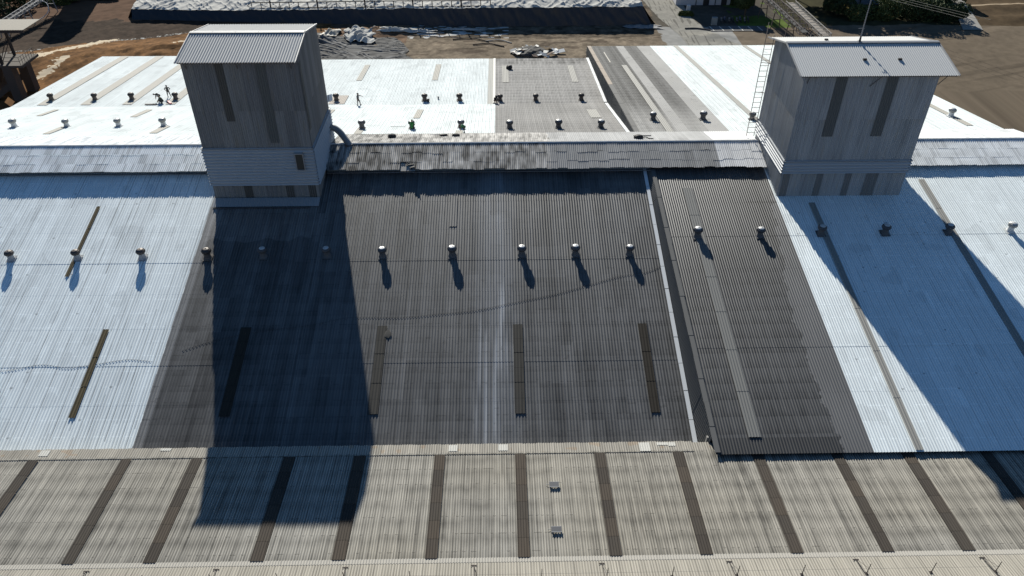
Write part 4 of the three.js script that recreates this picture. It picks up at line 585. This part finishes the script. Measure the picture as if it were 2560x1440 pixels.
{ // pipe railing on top of the pile edge
  const t = thing('pipe_rail', 'long dark pipe railing in front of the white tarpaulin', 'railing'), m = mat(0.035, 0.03, 0.028, 0.7), xa = -51, xb = -1.6, z = (x) => -159.4 - Math.max(0, -x - 10) * 0.083, y0 = (x) => 1.85 + 1.55 * sstep(-70, 0, x), y1 = (x) => y0(x) + 1.25;
  const P = (x, f) => V(x, f(x), z(x)), line = (f) => { const q = []; for (let x = xa; x <= xb + 0.1; x += 4.94) q.push(P(x, f)); return tube(q, 0.1, 60, 6); };
  part(t, 'top_rail', line(y1), m); part(t, 'bottom_rail', line((x) => y0(x) + 0.12), m); part(t, 'end_brace', merge([rod(P(xa, y1), V(xa - 0.9, y0(xa) + 0.6, z(xa)), 0.07), rod(V(xa - 0.9, y0(xa) + 0.6, z(xa)), P(xa, (x) => y0(x) + 0.12), 0.07)]), m);
  for (let i = 0; i <= 25; i++) { const x = xa + i * 1.976; part(t, 'post', rod(V(x, y0(x) - 0.3, z(x)), V(x, y1(x) + (i % 5 === 2 ? 0.5 : 0), z(x)), i % 5 === 2 ? 0.15 : 0.085), m); }
}
{ // black plastic ground sheet with folds and tracks
  const arcs = [[-40, -128, 17], [-40, -128, 18.1], [-43, -126, 22], [-43, -126, 23.2], [-24, -161, 15], [-22, -163, 18.5], [-18, -168, 24.5], [-50, -120, 33], [-15, -172, 29.5]];
  const foldAt = (x, z) => { let r = 0; for (const [a, b, q] of arcs) { const d = Math.abs(Math.hypot(x - a, z - b) - q); if (d < 0.3) r = Math.max(r, 1 - d / 0.3); } const w = Math.abs(noise(x * 0.5 + z * 0.9, z * 1.4) - 0.5); if (w < 0.06) r = Math.max(r, 0.8 - w * 12); return r; };
  const g = drape((u, v) => { const z = -129.8 - v * 21, x = -38 + u * (24 - 9 * v) + 2.5 * v + 1.5 * noise(v * 9, 2) * (u > 0.5 ? 1 : -1); return [x, z]; }, 190, 150, 0.06, (x, z) => 0.16 * foldAt(x, z) + 0.14 * (noise(x * 0.8, z * 1.6) - 0.5));
  const p = g.attributes.position, C = new Float32Array(p.count * 3); for (let i = 0; i < p.count; i++) { const f = foldAt(p.getX(i), p.getZ(i)), d = 0.05 + 0.2 * f * noise(p.getX(i) * 2, p.getZ(i) * 2) + 0.05 * (noise(p.getX(i) * 1.2, p.getZ(i) * 2.2) - 0.4); C.set([d, d * 0.98, d * 0.95], i * 3); } g.setAttribute('color', new THREE.BufferAttribute(C, 3));
  single('ground_sheet', g, new THREE.MeshStandardMaterial({ vertexColors: true, roughness: 0.95, side: THREE.DoubleSide }), 'dusty dark plastic sheet with criss-crossing folds on the yard behind the roof', 'plastic sheet');
}
function crumple(x, z, sx, sz, h, m, label, seed) { const g = drape((u, v) => [x + (u - 0.5) * sx + 0.25 * sx * (noise(v * 6 + seed, 1) - 0.5), z + (v - 0.5) * sz + 0.25 * sz * (noise(u * 6 + seed, 5) - 0.5)], 44, 30, 0.08, (a, b, u, v) => h * (0.3 + 0.7 * Math.sin(u * Math.PI) * Math.sin(v * Math.PI)) * (0.35 + 0.9 * Math.abs(noise(a * 1.3 + b * 0.5 + seed, b * 0.35 + seed) - 0.5) * 2 + 0.25 * noise(a * 2.7, b * 0.9 + seed))); return single('tarpaulin', g, m, label, 'tarpaulin'); }
const tarpW = mat(0.42, 0.41, 0.38, 0.95);
crumple(-27.3, -150.8, 5.6, 6.5, 1.3, tarpW, 'large crumpled white tarpaulin at the edge of the dark plastic sheet', 1);
crumple(-33.0, -151.6, 3.0, 5.0, 0.8, mat(0.36, 0.33, 0.27, 0.7), 'small crumpled cream tarpaulin on the brown soil beside the dark sheet', 5);
crumple(-17.5, -153.6, 11, 1.6, 0.5, tarpW, 'narrow white tarpaulin strip lying along the foot of the black plastic side', 9);
crumple(-7, -155.0, 9, 1.3, 0.4, mat(0.36, 0.35, 0.32, 0.7), 'thin pale tarpaulin strip further along the black plastic side', 14);
crumple(29.5, -156.2, 7, 2.2, 0.4, mat(0.2, 0.2, 0.2, 0.7), 'flat grey plastic sheet at the road end of the black plastic side', 19);
{ const t = thing('debris_heap', 'dark heap of burnt rubbish and pale broken sheets on the bare yard', 'debris heap', [6.0, 0, -142.2]); const g = new THREE.IcosahedronGeometry(1, 4), p = g.attributes.position; for (let i = 0; i < p.count; i++) { const k = 0.75 + 0.5 * noise(p.getX(i) * 4 + 3, p.getZ(i) * 4 + 8); p.setXYZ(i, p.getX(i) * k * 3.2, Math.max(-0.1, p.getY(i)) * k * 0.9, p.getZ(i) * k * 2.6); } g.computeVertexNormals(); part(t, 'mound', g, mat(0.05, 0.047, 0.044, 0.9));
  const pm1 = mat(0.6, 0.58, 0.53, 0.8), pm2 = mat(0.3, 0.33, 0.36, 0.7), pm3 = mat(0.12, 0.08, 0.06, 0.9); for (let i = 0; i < 26; i++) { const a = rnd() * 6.28, r = 1.0 + 2.6 * Math.sqrt(rnd()), x = 1.2 * r * Math.cos(a) + 0.6, z = r * Math.sin(a) * 0.8; part(t, 'broken_sheet', box(0.6 + 1.4 * rnd(), 0.06, 0.4 + 0.7 * rnd(), x, 0.25 + 0.55 * Math.max(0, 1 - r / 3.4) + 0.2 * rnd(), z, rnd() * 3, (rnd() - 0.5) * 0.7, (rnd() - 0.5) * 0.7), i % 3 ? pm1 : i % 2 ? pm2 : pm3); }
  part(t, 'broken_sheet', box(2.0, 0.06, 1.1, 5.4, 0.4, 0.3, 0.2, 0.2, 0.15), pm2); }
for (const [i, [x0, z0, len]] of [[-5, -146.5, 6], [-2.5, -148.5, 5], [-9, -149.5, 7]].entries()) single('log', tube([V(x0, gh(x0, z0) + 0.12, z0), V(x0 + len * 0.5, gh(x0 + len / 2, z0 - 0.6) + 0.16, z0 - 0.6), V(x0 + len, gh(x0 + len, z0 + 1.2) + 0.12, z0 + 1.2)], 0.11, 20, 6), i === 1 ? mat(0.4, 0.39, 0.36, 0.8) : mat(0.07, 0.06, 0.05, 0.9), ['dark curved pipe lying on the bare yard', 'pale bent pipe lying on the bare yard', 'dark curved pipe near the dark plastic sheet'][i], 'pipe');

{ // concrete hopper frame left of the warehouse
  const t = thing('hopper_tower', 'old concrete hopper frame with flat canopy beside the white warehouse edge', 'hopper tower', [0, 0, 0]), con = mat(0.085, 0.072, 0.06, 0.9), st = mat(0.04, 0.033, 0.03, 0.8);
  const can = part(t, 'canopy', corr(V(-93, 11.75, -121.4), uX, V(0, -0.02, -1), V(0, 1, 0), 18.6, 5.6, 0.25, 0.03), mat(0.3, 0.27, 0.22, 0.8)); part(can, 'fascia', box(18.6, 0.4, 0.12, -83.7, 11.48, -121.4), st);
  part(t, 'column', bar(V(-80.1, 6.1, -122), V(-80.1, 11.5, -122), 0.4), st); part(t, 'column', bar(V(-80.1, 6.1, -126), V(-80.1, 11.5, -126), 0.36), st); part(t, 'brace', bar(V(-79.9, 6.9, -122), V(-77.2, 11.4, -122), 0.1), st); part(t, 'brace', bar(V(-79.9, 6.4, -122), V(-78, 11.4, -125.8), 0.08), st);
  part(t, 'platform', box(11.6, 0.4, 5.4, -82.4, 5.85, -124), con);
  for (const z of [-122, -126.2]) { part(t, 'leg', bar(V(-79.3, -0.3, z), V(-79.3, 5.7, z), 1.5), con); part(t, 'leg', bar(V(-83.7, -0.3, z), V(-83.7, 5.7, z), 1.5), con); part(t, 'strut', bar(V(-79.4, 3.0, z), V(-83.4, 0.4, z), 0.9), con); }
  part(t, 'hopper', (() => { const g = new THREE.CylinderGeometry(2.4, 0.6, 3.4, 20); g.translate(-83.2, 4.0, -124); return g; })(), mat(0.04, 0.044, 0.05, 0.5));
  for (let i = 0; i < 7; i++) part(t, 'guard_post', rod(V(-76.9, 6.0, -121.5 - i * 0.75), V(-76.9, 7.3, -121.5 - i * 0.75), 0.035), st); for (const y of [6.7, 7.3]) { part(t, 'guard_rail', rod(V(-76.9, y, -121.5), V(-76.9, y, -126.2), 0.04), st); part(t, 'guard_rail', rod(V(-76.9, y, -121.5), V(-80.1, y, -121.5), 0.04), st); }
}
function truss(t, a, b, w, h, bays, m, mDeck) { // lattice conveyor gallery between two points
  const d = b.clone().sub(a), u = d.clone().normalize(), s = u.clone().cross(V(0, 1, 0)).normalize(), at = (k, i, j) => a.clone().addScaledVector(d, k).addScaledVector(s, i * w / 2).add(V(0, j * h, 0));
  for (const i of [-1, 1]) for (const j of [0, 1]) part(t, 'chord', bar(at(0, i, j), at(1, i, j), 0.14), m);
  const br = []; for (let k = 0; k < bays; k++) for (const i of [-1, 1]) { br.push(bar(at(k / bays, i, 0), at(k / bays, i, 1), 0.08), bar(at(k / bays, i, k % 2), at((k + 1) / bays, i, (k + 1) % 2), 0.08)); if (i === 1) br.push(bar(at(k / bays, -1, 1), at(k / bays, 1, 1), 0.08), bar(at(k / bays, -1, 0), at(k / bays, 1, 0), 0.08)); } part(t, 'bracing', merge(br), m);
  if (mDeck) { const c = at(0.5, 0, 0.25), g = new THREE.BoxGeometry(w * 0.6, 0.1, d.length()); g.applyMatrix4(new THREE.Matrix4().lookAt(b, a, V(0, 1, 0))); g.translate(c.x, c.y, c.z); part(t, 'belt', g, mDeck); }
}
const rustM = mat(0.1, 0.075, 0.065, 0.85), galM = mat(0.3, 0.28, 0.25, 0.7), beltM = mat(0.04, 0.04, 0.04, 0.8);
function conveyor(label, a, b, w, h, bays, m, deck, legs) { const t = thing('belt_conveyor', label, 'conveyor'); truss(t, a, b, w, h, bays, m, deck); for (const k of legs) { const p = a.clone().lerp(b, k); for (const s of [-1, 1]) part(t, 'leg', bar(V(p.x + s * 0.9, -0.2, p.z), V(p.x + s * 0.5, p.y, p.z), 0.14), m); part(t, 'leg_tie', bar(V(p.x - 0.75, p.y * 0.5, p.z), V(p.x + 0.75, p.y * 0.5, p.z), 0.1), m); } return t; }
conveyor('rusty lattice conveyor climbing away behind the pale tower', V(57.6, 2.9, -143), V(53.9, 4.6, -172), 2.0, 1.3, 16, rustM, beltM, [0.2, 0.42, 0.64, 0.86]);
conveyor('pale covered conveyor climbing away beside the rusty lattice one', V(61.9, 2.3, -143.5), V(60.3, 3.2, -161), 2.0, 0.5, 12, galM, mat(0.24, 0.21, 0.18, 0.8), [0.25, 0.6, 0.95]);
conveyor('low inclined conveyor with loop hoop at the dark bushes', V(-97.7, 2.1, -148.5), V(-94.2, 3.9, -175), 1.3, 0.5, 20, mat(0.3, 0.29, 0.28, 0.7), beltM, [0.15, 0.45, 0.75]);
single('wire_hoop', tube([V(-95.0, 3.6, -164.5), V(-93.4, 3.2, -163.8), V(-92.6, 2.0, -161.8), V(-93.6, 1.2, -159.6), V(-94.6, 1.1, -158.6)], 0.07, 30, 6), mat(0.45, 0.45, 0.43, 0.7), 'pale bent hoop hanging beside the low inclined conveyor', 'hoop');
{ // tall tower past the frame whose shadow falls over the brown soil
  const t = thing('elevator_tower', 'tall plain grey elevator tower standing on the brown soil past the conveyor', 'tower', [-93.2, 0, -181]); part(t, 'shaft', box(5.6, 14.6, 5.6, 0, 7.2, 0), wallG); const s = new THREE.Shape([new THREE.Vector2(-3.1, 0), new THREE.Vector2(3.1, 0), new THREE.Vector2(0, 1.6)]); const g = new THREE.ExtrudeGeometry(s, { depth: 6.2, bevelEnabled: false }); g.translate(0, 14.5, -3.1); part(t, 'roof', g, capG); part(t, 'door', box(1.2, 2.2, 0.1, 0, 1.1, 2.82), darkIn);
}
{ // white two-storey office whose foot shows at the top
  const t = thing('office_building', 'white office building with dark doorways above the parking bays', 'building', [44.7, 0, -174.6]), w = mat(0.5, 0.5, 0.52, 0.8), dkm = mat(0.02, 0.02, 0.022, 0.5);
  part(t, 'wall', box(11.9, 7.6, 8, 0, 3.8, 0), w); const r = part(t, 'roof', box(12.8, 0.4, 9.0, 0, 7.8, 0), mat(0.3, 0.3, 0.3, 0.8)); part(r, 'parapet', box(12.8, 0.4, 0.2, 0, 8.2, 4.4), w);
  for (const [x, ww] of [[0.65, 1.3], [5.0 - 0.45, 1.2]]) part(t, 'door', box(ww, 2.4, 0.12, x, 1.2, 4.03), dkm);
  for (const x of [-1.55, 2.65]) part(t, 'pilaster', box(0.14, 7.4, 0.16, x, 3.7, 4.06), dkm); for (const x of [-4, -1.5, 1.5, 4]) for (const y of [5.3]) { const q = part(t, 'window', box(1.4, 1.3, 0.1, x, y, 4.03), dkm); part(q, 'sill', box(1.6, 0.08, 0.25, x, y - 0.72, 4.08), w); } for (const x of [-3.7]) part(t, 'window', box(1.4, 1.2, 0.1, x, 1.9, 4.03), dkm);
}
{ // parking bays, cabinets and bins in the office shade
  const pm2 = mat(0.55, 0.53, 0.48, 0.8); struct('parking_pavement', drape((u, v) => [42.6 + u * 11.6, -156.5 + v * 3.0], 8, 4, 0.1), mat(0.09, 0.092, 0.095, 0.9));
  for (let i = 0; i < 6; i++) { const x = 42.9 + i * 1.95; single('bay_line', drape((u, v) => [x + u * 0.2 + v * 0.35, -156.2 + v * 2.6], 1, 4, 0.125), pm2, `${NTH[i] ?? 'sixth'} slanted white bay line from the thick dark pipe`, 'marking', 'parking bay lines'); }
  const cab = (x, z, w, h, d, m, label) => { const t = thing('utility_cabinet', label, 'cabinet', [x, gh(x, z), z]); part(t, 'body', box(w, h, d, 0, h / 2, 0), m); part(t, 'door', box(w * 0.8, h * 0.8, 0.04, 0, h / 2, d / 2 + 0.02), m); part(t, 'plinth', box(w * 1.1, 0.12, d * 1.1, 0, 0.04, 0), wallG); };
  cab(40.6, -166.2, 0.75, 1.4, 0.6, mat(0.5, 0.52, 0.55, 0.7), 'pale upright cabinet on the grass edge beside the road'); cab(44.2, -157.6, 1.05, 1.5, 0.7, mat(0.2, 0.23, 0.24, 0.7), 'grey green cabinet behind the parking bays');
  for (let i = 0; i < 8; i++) { const x = 46 + i * 0.8, z = -158.8 - 0.5 * (i % 2), t = thing('motorcycle', `${NTH[i] ?? ['sixth', 'seventh', 'eighth'][i - 5]} parked motorcycle from the grey green cabinet`, 'motorcycle', [x, gh(x, z) + 0.02, z], 0.15 * (rnd() - 0.5), 'motorcycles in the office shade'), bm = mat(0.02, 0.02, 0.022, 0.6), cm = mat(...[[0.2, 0.2, 0.22], [0.1, 0.12, 0.2], [0.28, 0.27, 0.26], [0.06, 0.06, 0.07]][i % 4], 0.4);
    for (const s of [-0.6, 0.6]) part(t, 'wheel', (() => { const g = new THREE.TorusGeometry(0.25, 0.06, 8, 18); g.rotateY(Math.PI / 2); g.translate(0, 0.3, s); return g; })(), bm);
    part(t, 'fairing', merge([box(0.2, 0.3, 0.75, 0, 0.5, 0.0), box(0.26, 0.4, 0.18, 0, 0.72, -0.5, 0, -0.3)]), cm); part(t, 'seat', box(0.24, 0.1, 0.62, 0, 0.76, 0.24), bm); part(t, 'handlebar', rod(V(-0.33, 1.0, -0.42), V(0.33, 1.0, -0.42), 0.018), steel); part(t, 'fork', rod(V(0, 0.3, -0.6), V(0, 0.95, -0.44), 0.03), steel); }
  single('drain_pipe', tube([V(37.7, gh(37.7, -155) + 0.15, -155), V(40, gh(40, -154.8) + 0.18, -154.9), V(42.6, gh(42.6, -153.6) + 0.15, -153.9)], 0.16, 20, 8), mat(0.04, 0.04, 0.042, 0.7), 'thick dark pipe lying at the kerb of the parking bays', 'pipe');
}
{ const t = thing('store_shed', 'low blue grey shed among the bushes', 'shed', [83, 0, -174]); part(t, 'wall', box(14, 3.4, 7, 0, 1.7, 0), mat(0.22, 0.25, 0.3, 0.7)); part(t, 'roof', corr(V(-7.5, 3.9, -4), uX, V(0, -0.08, 1), V(0, 1, 0), 15, 8.2, 0.25, 0.03), mat(0.26, 0.28, 0.31, 0.6)); for (const x of [-4, 1, 5]) part(t, 'post', box(0.2, 3.3, 0.2, x, 1.65, 4.0), darkIn); }
for (const [i, [x0, x1]] of [[66, 86], [67.5, 88], [69, 90]].entries()) single('power_cable', tube([V(x0, 9.5, -182), V((x0 + x1) / 2 - 3, 5.6, -166), V(x1, 6.4, -140)], 0.03, 50, 5), mat(0.25, 0.24, 0.2, 0.8), 'thin sagging cable strung past the pale tower towards the trees', 'cable', 'sagging cables behind the pale tower');

// vegetation: leaf-sized faces through the crown's volume
const leafMats = [mat(0.03, 0.05, 0.014, 0.9), mat(0.042, 0.062, 0.016, 0.9), mat(0.065, 0.085, 0.02, 0.9), mat(0.1, 0.09, 0.03, 0.9)], barkM = mat(0.09, 0.07, 0.05, 0.9);
function foliage(rx, ry, rz, n, leaf, cy, seed) {
  const r = rngOf(seed), P = [], blobs = []; for (let i = 0; i < 9; i++) blobs.push([(r() - 0.5) * 1.3 * rx, (r() - 0.45) * 1.1 * ry, (r() - 0.5) * 1.3 * rz, 0.35 + 0.3 * r()]);
  for (let i = 0; i < n; i++) { const b = blobs[Math.floor(r() * 9)], a = r() * 6.283, c = r() * 2 - 1, s = Math.sqrt(1 - c * c), q = 0.72 + 0.28 * Math.cbrt(r()), x = b[0] + rx * b[3] * q * s * Math.cos(a), y = b[1] + ry * b[3] * q * c, z = b[2] + rz * b[3] * q * s * Math.sin(a);
    const u = V(r() - 0.5, r() - 0.5, r() - 0.5).normalize(), w = V(r() - 0.5, r() - 0.5, r() - 0.5).cross(u).normalize(), L = leaf * (0.6 + 0.8 * r()), c0 = V(x, y + cy, z); const A = c0.clone().addScaledVector(u, L), B = c0.clone().addScaledVector(w, L * 0.45), D = c0.clone().addScaledVector(w, -L * 0.45), E = c0.clone().addScaledVector(u, -L * 0.8);
    P.push(A.x, A.y, A.z, B.x, B.y, B.z, D.x, D.y, D.z, B.x, B.y, B.z, E.x, E.y, E.z, D.x, D.y, D.z); }
  const g = new THREE.BufferGeometry(); g.setAttribute('position', new THREE.Float32BufferAttribute(P, 3)); g.computeVertexNormals(); return g;
}
function bush(x, z, rx, ry, rz, mi, label, group, seed) { const t = thing('bush', label, 'bush', [x, gh(x, z), z], 0, group); part(t, 'foliage', foliage(rx, ry, rz, 3400, 0.26, ry * 0.55, seed), leafMats[mi]); const st = []; for (let i = 0; i < 5; i++) { const a = i * 1.3; st.push(rod(V(0.1 * Math.cos(a), -0.1, 0.1 * Math.sin(a)), V(0.5 * rx * Math.cos(a), ry * 0.8, 0.5 * rz * Math.sin(a)), 0.05, 0.02, 5)); } part(t, 'stem', merge(st), barkM); }
function treeAt(x, z, h, rx, ry, mi, label, seed, group) { const t = thing('tree', label, 'tree', [x, gh(x, z), z], 0, group), tr = [rod(V(0, -0.2, 0), V(0.1, h * 0.55, 0), 0.22, 0.14, 8)]; for (let i = 0; i < 6; i++) { const a = i * 1.05 + seed; tr.push(rod(V(0.08, h * (0.38 + 0.03 * i), 0), V(0.55 * rx * Math.cos(a), h * (0.62 + 0.06 * i), 0.55 * rx * Math.sin(a)), 0.08, 0.03, 5)); } part(t, 'trunk', merge(tr), barkM); part(t, 'crown', foliage(rx, ry, rx, 5200, 0.3, h - ry * 0.6, seed), leafMats[mi]); }
const ORD = ['first', 'second', 'third', 'fourth', 'fifth', 'sixth', 'seventh', 'eighth', 'ninth', 'tenth', 'eleventh', 'twelfth', 'thirteenth', 'fourteenth', 'fifteenth', 'sixteenth', 'seventeenth'];
[[93.2, -158.4, 3.2, 2.6, 2.4], [89.2, -159.2, 3.6, 3.0, 2.8], [85.0, -159.6, 3.8, 3.2, 2.8], [80.6, -159.6, 3.8, 3.0, 2.8], [76.4, -160.6, 3.6, 2.8, 2.8]].forEach((p, i) => bush(...p, [0, 1, 1, 2, 2][i], `${ORD[i]} dense green hedge bush from the concrete path at the yard edge`, 'hedge bushes along the right yard', 31 + i));
[[71.5, -163.5, 3.6, 3.4, 3], [89, -164.5, 3.6, 3.2, 2.8], [85, -166, 3, 2.6, 2.4]].forEach((p, i) => bush(...p, [0, 0, 1][i], ['dark bush under the broad trees behind the cables', 'dark bush between the hedge and the blue grey shed', 'green bush against the front of the blue grey shed'][i], undefined, 41 + i));
[[94.0, -164.5, 2.4, 2.6, 2.2], [93.5, -170, 3, 3, 2.6], [100.0, -171.5, 2.4, 3.0, 2.4]].forEach((p, i) => bush(...p, [1, 0, 1][i], `${ORD[i]} dark bush beside the concrete path counted from the yard end`, 'bushes beside the concrete path', 51 + i));
[[70.5, -168, 8, 4.2, 3.4], [75.5, -173, 9, 4.6, 3.8], [66.5, -174, 9, 4.2, 3.8]].forEach((p, i) => treeAt(...p, [0, 1, 0][i], ['broad dark tree just behind the hedge bushes and cables', 'broad green tree beside the ochre bank behind the cables', 'broad dark tree against the pale covered conveyor'][i], 61 + i, 'trees behind the cables'));
[[52.2, -168.5, 5.5, 2.2, 2.2], [51.6, -162.2, 4.6, 1.9, 1.9], [51.9, -176, 6, 2.4, 2.4]].forEach((p, i) => treeAt(...p, [0, 1, 2][i], ['small dark tree beside the office corner shrub', 'small green tree behind the parked motorcycles', 'small bright tree behind the office corner'][i], 71 + i, 'trees beside the office'));
[[-107, -166, 4.5, 3, 3], [-104, -172.5, 4.5, 3, 3], [-111, -173, 5, 3.6, 3.4], [-100, -178.5, 4.5, 2.4, 2.6]].forEach((p, i) => bush(...p, [0, 1, 0, 1][i], `${ORD[i]} dark bush along the low inclined conveyor from its near end`, 'bushes at the low conveyor', 81 + i));
bush(-96, -174.5, 3.2, 0.9, 1.6, 2, 'low yellow green bush on the brown soil beside the conveyor', undefined, 91); bush(-88, -177.5, 3.4, 0.8, 1.2, 2, 'low green weeds in the brown soil near the elevator tower', undefined, 92); bush(39.6, -163.8, 1.6, 0.6, 1.0, 2, 'low green bush at the foot of the pale cabinet by the road', undefined, 93); bush(52.6, -171.2, 2.2, 0.6, 1.2, 2, 'bright green low shrub at the corner of the office', undefined, 94);

renderer.render(scene, camera);
